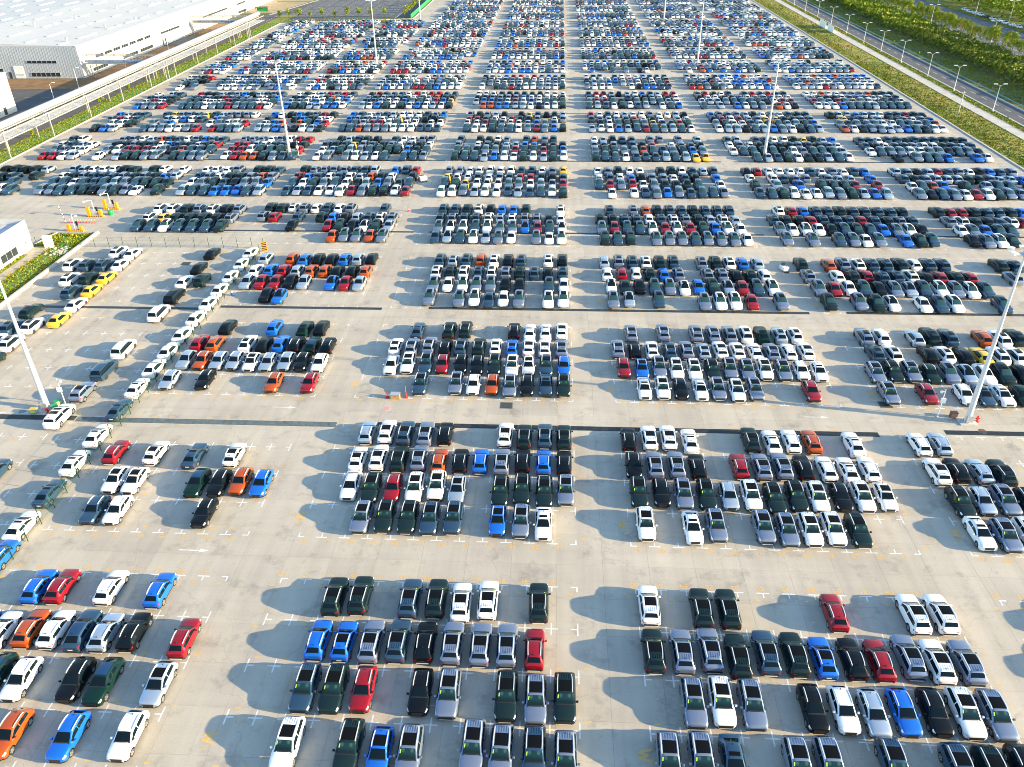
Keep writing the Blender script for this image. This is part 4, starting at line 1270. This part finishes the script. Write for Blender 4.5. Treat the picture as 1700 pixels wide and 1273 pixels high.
for k in range(10):
    x = -102.2 + k * .6
    o = empty('bollard', (x, 156.4, 0)); tag(o, 'red bollard with orange top in the entrance row, %s from the boom' % ORD[k], 'bollard', 'red bollards across the entrance lane')
    MB().lathe([(.16, 0), (.16, .04), (.07, .05), (.07, .55)], n=8).build('post', M_RED, o); MB().lathe([(.085, .55), (.085, .85)], n=8).build('band', M_ORANGE_PAINT, o)
o = empty('barrel', (-95.9, 161.6, 0)); tag(o, 'green barrel lying beside the middle barrier island', 'barrel')
MB().lathe([(.5, 0), (.56, .2), (.56, .7), (.5, .9)], n=14).build('drum', M_GREENP, o, smooth=40); MB().lathe([(.4, .9), (.4, .94)], n=12).build('lid', M_GREENP, o)
cone(-97.6, 164.0, .7, 'red cone between the two farther barrier islands')

# ---------------------------------------------------------------- guard house
o = empty('guard_house', (-102.6, 143.3, 0)); tag(o, 'low white guard house with parapet roof at the entrance', 'building')
hx = -24; hy = -34; hz = 5.6
mb = MB()
mb.box(hx, 0, -.25, 0, 0, hz); mb.box(hx, 0, hy, hy + .25, 0, hz); mb.box(hx, hx + .25, hy + .25, -.25, 0, hz)
# road-facing wall with openings
def wall_x(mb, x0, x1, y0, y1, z0, z1, holes):
    ys = sorted({y0, y1, *[h[0] for h in holes], *[h[1] for h in holes]}); zs = sorted({z0, z1, *[h[2] for h in holes], *[h[3] for h in holes]})
    for a, b in zip(ys, ys[1:]):
        for c, d in zip(zs, zs[1:]):
            if any(h[0] <= a and b <= h[1] and h[2] <= c and d <= h[3] for h in holes): continue
            mb.box(x0, x1, a, b, c, d)
holes = [(-3.0, -1.1, .02, 2.2), (-10.0, -4.8, .55, 2.15), (-17, -11.5, .55, 2.15), (-24, -18.5, .55, 2.15)]
wall_x(mb, -.25, 0, hy + .25, -.25, 0, hz, holes)
mb.build('wall', M_WALL, o)
MB().box(hx + .25, -.25, hy + .25, -.25, hz - 1.0, hz - .85).build('roof', M_GREYWALL, o)
mb = MB()
for k in range(12): mb.box(hx + 1 + k * 1.9, hx + 1.9 + k * 1.9, hy + 1, -1.2, hz - .85, hz - .72)
mb.build('roof_panel', M_ROOF, o)
d_ = MB().box(-.16, -.10, -2.98, -1.12, .04, 2.18).build('door', mat('pale_door', (.55, .56, .52), .5), o)
for yy in (-2.35, -1.75): MB().box(-.099, -.092, yy - .12, yy + .12, 1.35, 1.75).build('door_glass', M_WINDOW, d_)
for a, b, c, d in holes[1:]:
    n = 3
    wn_ = MB(); wn_.box(-.2, -.02, a, b, c, c + .08); wn_.box(-.2, -.02, a, b, d - .08, d)
    for k in range(n + 1):
        y = a + (b - a - .08) * k / n; wn_.box(-.2, -.02, y, y + .08, c + .08, d - .08)
    f = wn_.build('window', M_FRAME, o)
    for k in range(n):
        y = a + (b - a - .08) * k / n; MB().box(-.14, -.11, y + .08, y + (b - a - .08) / n, c + .08, d - .08).build('pane', M_WINDOW, f)
o = empty('utility_cabinet', (-99.3, 143.2, 0), .15); tag(o, 'white utility cabinet in the planted strip corner', 'cabinet')
MB().box(-.75, .75, -.4, .4, 0, 2.3).build('case', M_WHITE, o); MB().box(-.8, .8, -.45, .45, 2.3, 2.38).build('lid', M_WHITE, o)
MB().box(-.01, .01, -.412, -.402, .15, 2.2).build('door_gap', M_DARK, o)

# ---------------------------------------------------------------- factory hall
o = empty('factory_hall', (-175.3, 303.4, 0)); tag(o, 'huge white factory hall with grey ribbed end wall and roof lights', 'building')
W_, D_, H_ = 190., 232., 11.2
mb = MB()
mb.box(-W_, 0, -.0, .4, 0, H_); tag(mb.build('end_wall', M_GREYWALL, o))
rib = MB()
for k in range(150): rib.box(-.6 - k * .95 - .045, -.6 - k * .95 + .045, -.035, -.001, .3, H_ - .25)
tag(rib.build('wall_rib', M_GREYWALL, o), kind='stuff')
MB().box(-W_, .05, -.12, -.001, 0, .28).build('plinth', M_KERB, o)
holes = []
E_UP = [(12 + k * 6.95, 17.8 + k * 6.95) for k in range(7)]
for a, b in E_UP: holes.append((a, b, 5.0, 6.1))
for a, b in ((70, 90.5), (119, 152.5), (167, 181)): holes.append((a, b, 4.6, 5.5))
for a, b in ((8, 19.5), (31.5, 45.5), (48, 60)): holes.append((a, b, .9, 2.2))
holes += [(167.5, 181.5, .4, 1.6), (69.7, 71.2, .3, 2.6), (72.5, 74, .3, 2.6)]
mb = MB(); wall_x(mb, -.4, 0, .4, D_, 0, H_ - .4, holes); mb.build('side_wall', M_WALL, o)
MB().box(-.55, .12, -.1, D_, H_ - .4, H_ + .05).build('eaves_trim', M_WALL, o)
roof = MB()
roof.face([(-.56, .41, H_ - .1), (-.56, D_, H_ - .1), (-55, D_, H_ + 1.5), (-55, .41, H_ + 1.5)][::-1])
roof.face([(-55, .41, H_ + 1.5), (-55, D_, H_ + 1.5), (-110, D_, H_ - .1), (-110, .41, H_ - .1)][::-1])
roof.face([(-110, .41, H_ - .1), (-110, D_, H_ - .1), (-165, D_, H_ + 1.5), (-165, .41, H_ + 1.5)][::-1])
roof.face([(-165, .41, H_ + 1.5), (-165, D_, H_ + 1.5), (-W_, D_, H_), (-W_, .41, H_)][::-1])
roof.face([(-W_, .4, H_), (-110, .4, H_ - .1), (-55, .4, H_ + 1.5), (-.56, .4, H_ - .1), (-.56, .4, H_ - .5), (-W_, .4, H_ - .5)][::-1])
roof.build('roof', M_ROOF, o)
seam = MB()
def rz_(x): return H_ - .1 + 1.6 * (1 - abs(((-x - .56) % 109.4) - 54.7) / 54.7)
for k in range(58):
    y = 4 + k * 4.0
    seam.bar((-.8, y, rz_(-.8) + .01), (-55, y, rz_(-55.2) + .0), .02); seam.bar((-55, y, rz_(-55.2) + .01), (-109.5, y, rz_(-109.5) + .0), .02)
tag(seam.build('roof_seam', M_ROOF, o), kind='stuff')
sky_m = mat('roof_light_sheet', (.50, .53, .55), .35)
segs = [(1, 6), (15, 13), (38, 6), (46, 3), (54, 7), (68, 7), (84, 6), (104, 13), (126, 6), (140, 8), (156, 12), (176, 7), (192, 12), (212, 8)]
for c_ in range(10):
    x = -6.6 - 13.35 * c_
    for n, (y0, L_) in enumerate(segs):
        yy = y0 + (2 if c_ % 2 else 0); z = rz_(x)
        mb = MB(); hw = .6
        mb.v = [(x - hw, yy, z - .2), (x + hw, yy, z - .2), (x + hw, yy + L_, z - .2), (x - hw, yy + L_, z - .2), (x - hw * .7, yy + .2, z + .42), (x + hw * .7, yy + .2, z + .42), (x + hw * .7, yy + L_ - .2, z + .42), (x - hw * .7, yy + L_ - .2, z + .42)]
        for f in ((4, 5, 6, 7), (0, 1, 5, 4), (1, 2, 6, 5), (2, 3, 7, 6), (3, 0, 4, 7)): mb.f.append(f); mb.m.append(0)
        mb.build('roof_light', sky_m, o)
for x, y in ((-38.4, 41), (-7.9, 8.9), (-9.1, 41.2), (-33.1, 63.7), (-6.6, 62.9), (-31, 96.7), (-5.3, 72), (-20, 110), (-34, 130), (-12, 150)):
    z = rz_(x)
    v_ = MB().lathe([(.35, z - .3), (.35, z + .9), (.6, z + 1.0), (.6, z + 1.25), (.1, z + 1.5)], (x, y, 0), 10).build('roof_vent', M_STEEL, o)
def win_band(a, b, c, d, n, side):
    """framed window band; side 'e' on the road-facing wall, 's' on the grey end wall"""
    T = (lambda u0, u1, v0, v1, z0, z1: (v0, v1, u0, u1, z0, z1)) if side == 'e' else (lambda u0, u1, v0, v1, z0, z1: (u0, u1, v0, v1, z0, z1))
    v0, v1, g0, g1 = (-.3, -.05, -.22, -.18) if side == 'e' else (-.16, .0, -.08, -.04)
    fr = MB(); fr.box(*T(a, b, v0, v1, c, c + .05)); fr.box(*T(a, b, v0, v1, d - .05, d))
    for k in range(n + 1):
        u = a + (b - a - .07) * k / n; fr.box(*T(u, u + .07, v0, v1, c + .05, d - .05))
    f = fr.build('window', M_FRAME, o)
    for k in range(n):
        u = a + (b - a - .07) * k / n; MB().box(*T(u + .07, u + (b - a - .07) / n, g0, g1, c + .05, d - .05)).build('pane', M_WINDOW, f)
for a, b, c, d in holes[:13]: win_band(a, b, c, d, max(3, int((b - a) / 1.9)), 'e')
for a, b, c, d in holes[13:15]: MB().box(-.3, -.2, a, b, c, d).build('door', M_DARK, o)
win_band(-20.1, -8.7, 5.3, 6.2, 6, 's'); win_band(-19.8, -8.6, .65, 2.05, 6, 's')
r2 = MB().box(-25.9, -22.3, -.2, -.002, .05, 4.3).build('roller_door', M_WHITE, o)
for k in range(10): MB().box(-25.8, -22.4, -.215, -.201, .3 + k * .4, .34 + k * .4).build('door_rib', M_GREYWALL, r2)
for k in range(4): MB().box(-25.4 + k * .75, -24.95 + k * .75, -.222, -.202, 1.15, 1.4).build('door_light', M_WINDOW, r2)
MB().box(-28.2, -27.2, -.15, -.002, .05, 2.2).build('door', M_DARK, o); MB().box(-31.4, -30.2, -.12, -.002, 2.0, 3.4).build('pane', M_WINDOW, o)
MB().box(-.1, .14, 183, 203, .2, 4.6).build('sliding_door', mat('beige_door', (.55, .48, .36), .6), o)
MB().box(-.1, 1.4, 157, 161, 0, 4.4).build('shaft', M_GREYWALL, o)
for y0 in (76, 82): MB().box(-.1, .06, y0, y0 + 5, .1, 4.3).build('sliding_door', M_WHITE, o)
# smaller white building on the near side of the road
o = empty('warehouse', (-171.3, 253.5, 0)); tag(o, 'white warehouse corner with grey base cut by the picture edge', 'building')
mb = MB().box(-40, 0, -45, 0, .9, 11.5); mb.build('wall', M_WALL, o); MB().box(-40, .02, -45, .02, 0, .9).build('plinth', M_GREYWALL, o)
MB().box(-40.1, .1, -45.1, .1, 11.5, 11.8).build('roof', M_ROOF, o); MB().box(.021, .05, -6.5, -5, .2, 2.4).build('door', M_DARK, o)
# green shelter by the far corner
o = empty('shelter', (-165, 480, 0)); tag(o, 'small green shelter with dark roof at the far hall corner', 'shelter')
for x in (-3, 3):
    for y in (-1.2, 1.2): MB().bar((x, y, 0), (x, y, 2.6), .08).build('post', M_GREENPOST, o)
MB().box(-3.4, 3.4, -1.6, 1.6, 2.6, 2.8).build('roof', M_DARK, o); MB().box(-2.9, 2.9, 1.1, 1.18, .3, 2.2).build('back_panel', M_GREENP, o)

# ---------------------------------------------------------------- pipe rack and bridges
o = empty('pipe_rack', (-145, 178, 0)); tag(o, 'long steel pipe rack carrying a silver pipe above the grass strip', 'pipe rack')
LEN = 238
MB().bar((0, 0, 7.55), (0, LEN, 7.55), .85, n=16).build('silver_pipe', M_PIPE, o, smooth=40)
for x in (1.7, 3.1): MB().bar((x - 3.2, 0, 6.35), (x - 3.2, LEN, 6.35), .2, n=8).build('thin_pipe', M_RACK, o, smooth=40)
for x in (-2.3, 2.3):
    for z in (4.6, 6.5): MB().box(x - .12, x + .12, 0, LEN, z - .14, z + .14).build('chord', M_RACK, o)
deck = MB().box(-2.1, 2.1, 0, LEN, 4.46, 4.54).build('deck', M_ROOF, o)
brace = MB().bar((0, 0, 4.7), (0, 2.95, 6.4), .05).mesh('brace', M_RACK); brace2 = MB().bar((0, 0, 6.4), (0, 2.95, 4.7), .05).mesh('brace', M_RACK)
for k in range(int(LEN / 2.95)):
    for x in (-2.3, 2.3): link('brace', brace if k % 2 else brace2, o, (x, k * 2.95, 0))
leg_m = MB().box(-.16, .16, -.16, .16, -.1, 6.4).mesh('leg', M_RACK)
ring = MB().lathe([(.9, -.12), (.9, .12)], n=16).mesh('pipe_clamp', M_STEEL)
for k in range(11):
    y = 25 + k * 21.3 - 21.3 * .0 - 22
    for x in (-2.3, 2.3): link('leg', leg_m, o, (x, y + (0 if x > 0 else 7 if k % 2 else 0), 0))
    c = link('pipe_clamp', ring, o, (0, y, 7.55)); c.rotation_euler = (math.pi / 2, 0, 0)
    MB().box(-2.5, 2.5, y - .1, y + .1, 6.66, 6.8).build('cross_beam', M_RACK, o)
for y in (122.4, 124.6, 212, 214):
    for x in (-2.3, 2.3): link('leg', leg_m, o, (x, y, 0))
def bridge(y, x0, x1, lab, z0=5.2, z1=7.9):
    b_ = empty('pipe_bridge', (x0, y, 0)); tag(b_, lab, 'pipe bridge', 'pipe bridges from the hall to the rack')
    L_ = x1 - x0
    for yy in (-1.4, 1.4):
        for z in (z0, z1): MB().box(0, L_, yy - .1, yy + .1, z - .12, z + .12).build('chord', M_RACK, b_)
        n = int(L_ / 2.5)
        for k in range(n):
            a = (k * L_ / n, yy, z0 if k % 2 else z1); c = ((k + 1) * L_ / n, yy, z1 if k % 2 else z0)
            MB().bar(a, c, .06).build('brace', M_RACK, b_)
            MB().bar((k * L_ / n, yy, z0), (k * L_ / n, yy, z1), .05).build('strut', M_RACK, b_)
    MB().bar((0, 0, z0 + .6), (L_, 0, z0 + .6), .45, n=12).build('silver_pipe', M_PIPE, b_, smooth=40)
    MB().box(0, L_, -1.3, 1.3, z0 - .2, z0 - .12).build('deck', mat('blue_grey_deck', (.25, .32, .42), .5), b_)
    for x in (.6, 3.0):
        for yy in (-1.4, 1.4): MB().bar((x, yy, -.05), (x, yy, z0), .16).build('leg', M_RACK, b_)
bridge(304.6, -173.8, -147.4, 'nearer truss bridge from the hall corner to the pipe rack')
bridge(405, -173.8, -147.4, 'farther truss bridge from the hall to the pipe rack')

# ---------------------------------------------------------------- street lamps
def lamp_meshes(h, arms, reach=1.7):
    p = MB().lathe([(.2, -.05), (.2, .3), (.11, .4), (.06, h - .5)], n=8).mesh('lamp_post', M_POLE, 40)
    ar = []
    for sx in arms:
        ar.append((MB().bar((0, 0, h - .7), (sx * reach * .55, 0, h - .12), .05).mesh('lamp_arm', M_POLE),
                   MB().box(min(sx * reach * .5, sx * reach * 1.15), max(sx * reach * .5, sx * reach * 1.15), -.16, .16, h - .14, h + .02).mesh('lamp_head', M_WHITE)))
    return p, ar
LM = lamp_meshes(8.0, (-1, 1)); LM2 = lamp_meshes(9.8, (-1, 1), 2.0); LM1 = lamp_meshes(7.0, (1,), 1.6)
def street_lamp(x, y, lm, lab, grp):
    o = empty('street_lamp', (x, y, 0)); tag(o, lab, 'street lamp', grp)
    link('lamp_post', lm[0], o)
    for a, h in lm[1]: q = link('lamp_arm', a, o); link('lamp_head', h, q)
ys = [182, 206, 230, 254.1, 282.3, 304.8, 330.9, 353.8, 375.6, 400, 424.9, 449, 473, 497, 521]
for k, y in enumerate(ys):
    street_lamp(129.9, y, LM, 'double-armed street lamp beside the footpath, number %s counting from the near end' % (ORD + ['eleventh', 'twelfth', 'thirteenth', 'fourteenth', 'fifteenth'])[k], 'double-armed lamps along the footpath')
for k, (x, y) in enumerate(((173, 416.7), (178, 365.5), (177.4, 470), (176.8, 520), (209.2, 453.3), (215, 430), (209, 500), (215, 395))):
    street_lamp(x, y, LM2, 'tall double-armed lamp at the wide second road, %s' % ('before the tree row gap', 'at the near end of the tree row', 'between tree row and verge', 'at the far end of the tree row', 'beside the parked white cars', 'in the wood edge behind parked cars', 'far along the wood edge', 'close at the wood edge')[k], 'lamps along the second road')
for k, (x, y) in enumerate(((-168.5, 286.5), (-163.5, 262), (-163.5, 313), (-163.5, 352), (-163.5, 402))):
    street_lamp(x, y, LM1, ('single-armed lamp with sign on the soil bed before the hall', 'single-armed lamp at the near road bend', 'single-armed lamp beside the first bridge', 'single-armed lamp along the middle of the hall', 'single-armed lamp beside the farther bridge')[k], 'single-armed lamps by the hall')
for x, y, lab in ((168.3, 364.4, 'brown wooden pole standing out of the tree belt'), (170.9, 422, 'brown wooden pole behind the belt near the lamp'), (118.8, 251.4, 'thin grey pole in the dry grass by the footpath')):
    o = empty('utility_pole', (x, y, 0)); tag(o, lab, 'pole'); mt_ = M_STEEL if x < 130 else mat('wood_pole', (.30, .20, .11), .8)
    MB().lathe([(.15, -.05), (.10, 8.4 if x > 130 else 6.5)], n=8).build('pole_shaft', mt_, o); MB().box(-.6, .6, -.06, .06, 7.6 if x > 130 else 6.0, 7.75 if x > 130 else 6.15).build('cross_arm', mt_, o)
for x, y, w_, lab in ((126, 418, 10, 'white hoarding panel beside the far footpath'), (126, 405, 9, 'pale hoarding panel nearer along the footpath')):
    o = empty('hoarding', (124.0, y, 0)); tag(o, lab, 'hoarding')
    MB().box(-.06, .06, -w_ / 2, w_ / 2, .1, 2.9).build('panel', M_WHITE, o)
    for yy in (-w_ / 2 + .3, 0, w_ / 2 - .3): MB().bar((.12, yy, -.05), (.12, yy, 3.0), .06).build('post', M_STEEL, o)
for k in range(10):                       # cars on the second road verge
    c_ = 'WWWWWKWWWW'[k]; y = 412 + k * 6.6
    FAR2 = place_car('D' if k % 3 else 'C', c_, 211.2, y, 'f' if k % 2 == 0 else 'r', 'parked_sedan' if k % 3 else 'parked_crossover',
        ('black car among the white ones parked along the far road' if c_ == 'K' else 'small white car parked along the far road, %s from the near end' % ORD[k]), 'car', 'cars parked along the far road' if c_ == 'W' else None)

# ---------------------------------------------------------------- vegetation
def leaves(mb, n, fn, size):
    for _ in range(n):
        p = fn(); s_ = size * random.uniform(.6, 1.3)
        a = Vector((random.gauss(0, 1), random.gauss(0, 1), random.gauss(0, .7))).normalized()
        u = a.orthogonal().normalized() * s_; v = a.cross(u).normalized() * s_ * random.uniform(.5, .9)
        mb.face([p - u * .6 - v * .3, p + u * .1 - v * .6, p + u * .7 + v * .1, p - u * .1 + v * .6])
def tree_parts(h, rad, n, seed):
    random.seed(seed)
    tr = MB().bar((0, 0, -.1), (.05, .03, h * .55), .10, 0, 7, .06)
    for k in range(5):
        t = k * 1.26 + random.random(); z = h * random.uniform(.35, .5)
        tr.bar((.03, .02, z), (math.cos(t) * rad * .6, math.sin(t) * rad * .6, z + h * .22), .045, 0, 5, .02)
    cr = MB(); cl = [Vector((random.gauss(0, rad * .38), random.gauss(0, rad * .38), h * random.uniform(.42, .92))) for _ in range(9)]
    def fn():
        c = random.choice(cl); q = Vector((random.gauss(0, 1), random.gauss(0, 1), random.gauss(0, 1))).normalized() * rad * .48 * random.uniform(.6, 1)
        return c + q
    leaves(cr, n, fn, .30)
    return tr.mesh('trunk', M_BARK), cr
def tree(x, y, proto, mt_name, lab, grp, sc):
    o = empty('tree', (x, y, 0), random.uniform(0, 6)); o.scale = (sc, sc, sc * random.uniform(.92, 1.1))
    tag(o, lab, 'tree', grp); link('trunk', proto[0], o); link('crown', proto[1], o)
T_SMALL = [(a, c.mesh('crown', M_LEAF)) for a, c in (tree_parts(4.2, 1.5, 420, s_) for s_ in (1, 2, 3))]
T_ROW = [(a, c.mesh('crown', M_LEAF)) for a, c in (tree_parts(7.2, 2.7, 1500, s_) for s_ in (4, 5, 6))]
random.seed(21)
TX = [(-148, 456.8), (-143, 456.4), (-137.6, 456.2), (-131.2, 455), (-125.4, 457.4), (-118.8, 457.2), (-111.4, 455.4), (-106, 459.4), (-99.7, 459.8), (-92.3, 458.9)]
for k, (x, y) in enumerate(TX):
    tree(x, y, T_SMALL[k % 3], '', 'small round young tree along the empty asphalt lot fence, %s from the hall' % (ORD[k]), 'young trees along the empty asphalt lot', random.uniform(.85, 1.2))
for k in range(8):
    tree(-81.6, 457 + k * 9, T_SMALL[k % 3], '', 'young tree behind the green netted fence, %s from the fence corner' % ORD[k], 'young trees behind the netted fence', random.uniform(.9, 1.2))
for k, y in enumerate((205, 222, 262, 281, 305)):
    tree(-147.9, y, T_SMALL[k % 3], '', 'slender sapling under the pipe rack, %s from the near end' % ORD[k], 'saplings under the pipe rack', .7)
N_ROW = 34
for k in range(N_ROW):
    y = 318 + k * 6.4
    nm = (ORD + ['eleventh', 'twelfth', 'thirteenth', 'fourteenth', 'fifteenth', 'sixteenth', 'seventeenth'])
    lab = 'upright green street tree before the wide road, %s counting from the %s end' % (nm[k] if k < 17 else nm[N_ROW - 1 - k], 'near' if k < 17 else 'far')
    tree(175.6 + random.gauss(0, .35), y, T_ROW[k % 3], '', lab, 'street trees along the wide road', random.uniform(.85, 1.15))
def belt(name, x0, x1, y0, y1, h, n, size, mt_, lab, rough=.45):
    mb = MB()
    ph = [random.uniform(0, 6) for _ in range(4)]
    def fn():
        x, y = random.uniform(x0, x1), random.uniform(y0, y1)
        hh = h * (.72 + .18 * math.sin(x * .9 + ph[0]) * math.sin(y * .55 + ph[1]) + .16 * math.sin(y * .21 + ph[2] + x * .3))
        e = min(1, min(x - x0, x1 - x) / 1.6 + .35)
        return Vector((x + random.gauss(0, .5), y, hh * e * (1 - abs(random.gauss(0, .18)))))
    leaves(mb, n, fn, size)
    return tag(mb.build(name, mt_), lab, kind='stuff')
random.seed(5)
belt('hedge_foliage', 153, 171.5, 230, 400, 4.8, 21000, .62, M_LEAF_O, 'dense tree belt between the two roads')
belt('hedge_foliage', 153, 171.5, 400, 600, 5.2, 17000, .75, M_LEAF, 'far part of the dense tree belt')
belt('hedge_foliage', 152.2, 158, 230, 520, 3.4, 6500, .6, M_LEAF_D, 'darker undergrowth at the foot of the tree belt')
belt('hedge_foliage', 171.2, 172.2, 240, 372, .9, 1400, .35, M_LEAF_Y, 'low yellow hedge behind the tree belt')
belt('hedge_foliage', 208.2, 209.6, 400, 500, .8, 1200, .35, M_LEAF_Y, 'low yellow hedge beside the parked white cars')
belt('hedge_foliage', 216, 236, 380, 640, 7.5, 14000, .9, M_LEAF, 'young wood beyond the far road')
belt('hedge_foliage', 236, 330, 380, 760, 8.5, 18000, 1.25, M_LEAF_D, 'far wood beyond the road')
belt('hedge_foliage', 186, 194, 424, 462, 1.7, 1500, .45, M_LEAF_D, 'planted bed on the wide road')
belt('flower_bed', 188, 192, 417, 423, .9, 260, .35, M_FLOWER, 'small patch of red flowers on the road bed')
belt('hedge_foliage', 140.9, 141.9, 150, 600, .7, 3000, .32, M_LEAF_D, 'low strip of plants along the guard rail')
# grass tufts and weeds
def tufts(name, boxes, size, mt_, lab):
    mb = MB()
    for x0, x1, y0, y1, n in boxes:
        for _ in range(n):
            x, y = random.uniform(x0, x1), random.uniform(y0, y1)
            s_ = size * random.uniform(.5, 1.4)
            for q in range(3):
                t = random.uniform(0, 6.3); dx, dy = math.cos(t) * s_, math.sin(t) * s_; lx, ly = random.gauss(0, .3) * s_, random.gauss(0, .3) * s_
                mb.face([(x - dx * .5, y - dy * .5, -.03), (x + dx * .5, y + dy * .5, -.03), (x + dx * .25 + lx, y + dy * .25 + ly, s_ * .9), (x - dx * .25 + lx, y - dy * .25 + ly, s_ * .8)])
    return tag(mb.build(name, mt_), lab, kind='stuff')
tufts('grass', [(-99.4, -93.7, 60, 150.3, 2600), (-102.5, -101.9, 60, 139, 700), (-102.8, -93.7, 143.6, 150.4, 900), (-150, -142.6, 196, 440, 5000), (-142, -77, 440.5, 454, 1200)], .22, M_TUFT, 'short grass on the planted strips')
tufts('grass', [(112.3, 116.5, 150, 330, 3600), (116.5, 124.0, 150, 330, 3600), (112.3, 117, 330, 560, 2800), (117, 124, 330, 560, 1600), (128, 130.6, 150, 560, 4200), (142, 152.5, 150, 560, 7000)], .24, M_TUFT, 'rough grass beside the footpath and road')
tufts('weeds', [(113.5, 123, 150, 500, 420), (128, 130.6, 150, 500, 220), (-99.2, -95.5, 100, 149, 50), (143, 152, 180, 520, 300)], .5, M_LEAF_Y, 'yellow-green weeds scattered in the grass')
mb = MB()
for _ in range(60):
    x, y, s_ = -96.2 + random.gauss(0, 1.0), 141.2 + random.gauss(0, 1.0), random.uniform(.12, .32)
    mb.lathe([(s_ * .7, -.02), (s_, s_ * .4), (s_ * .5, s_ * .9)], (x, y, 0), 6)
tag(mb.build('rubble', M_KERB), 'heap of pale rubble in the grass strip corner', kind='stuff')
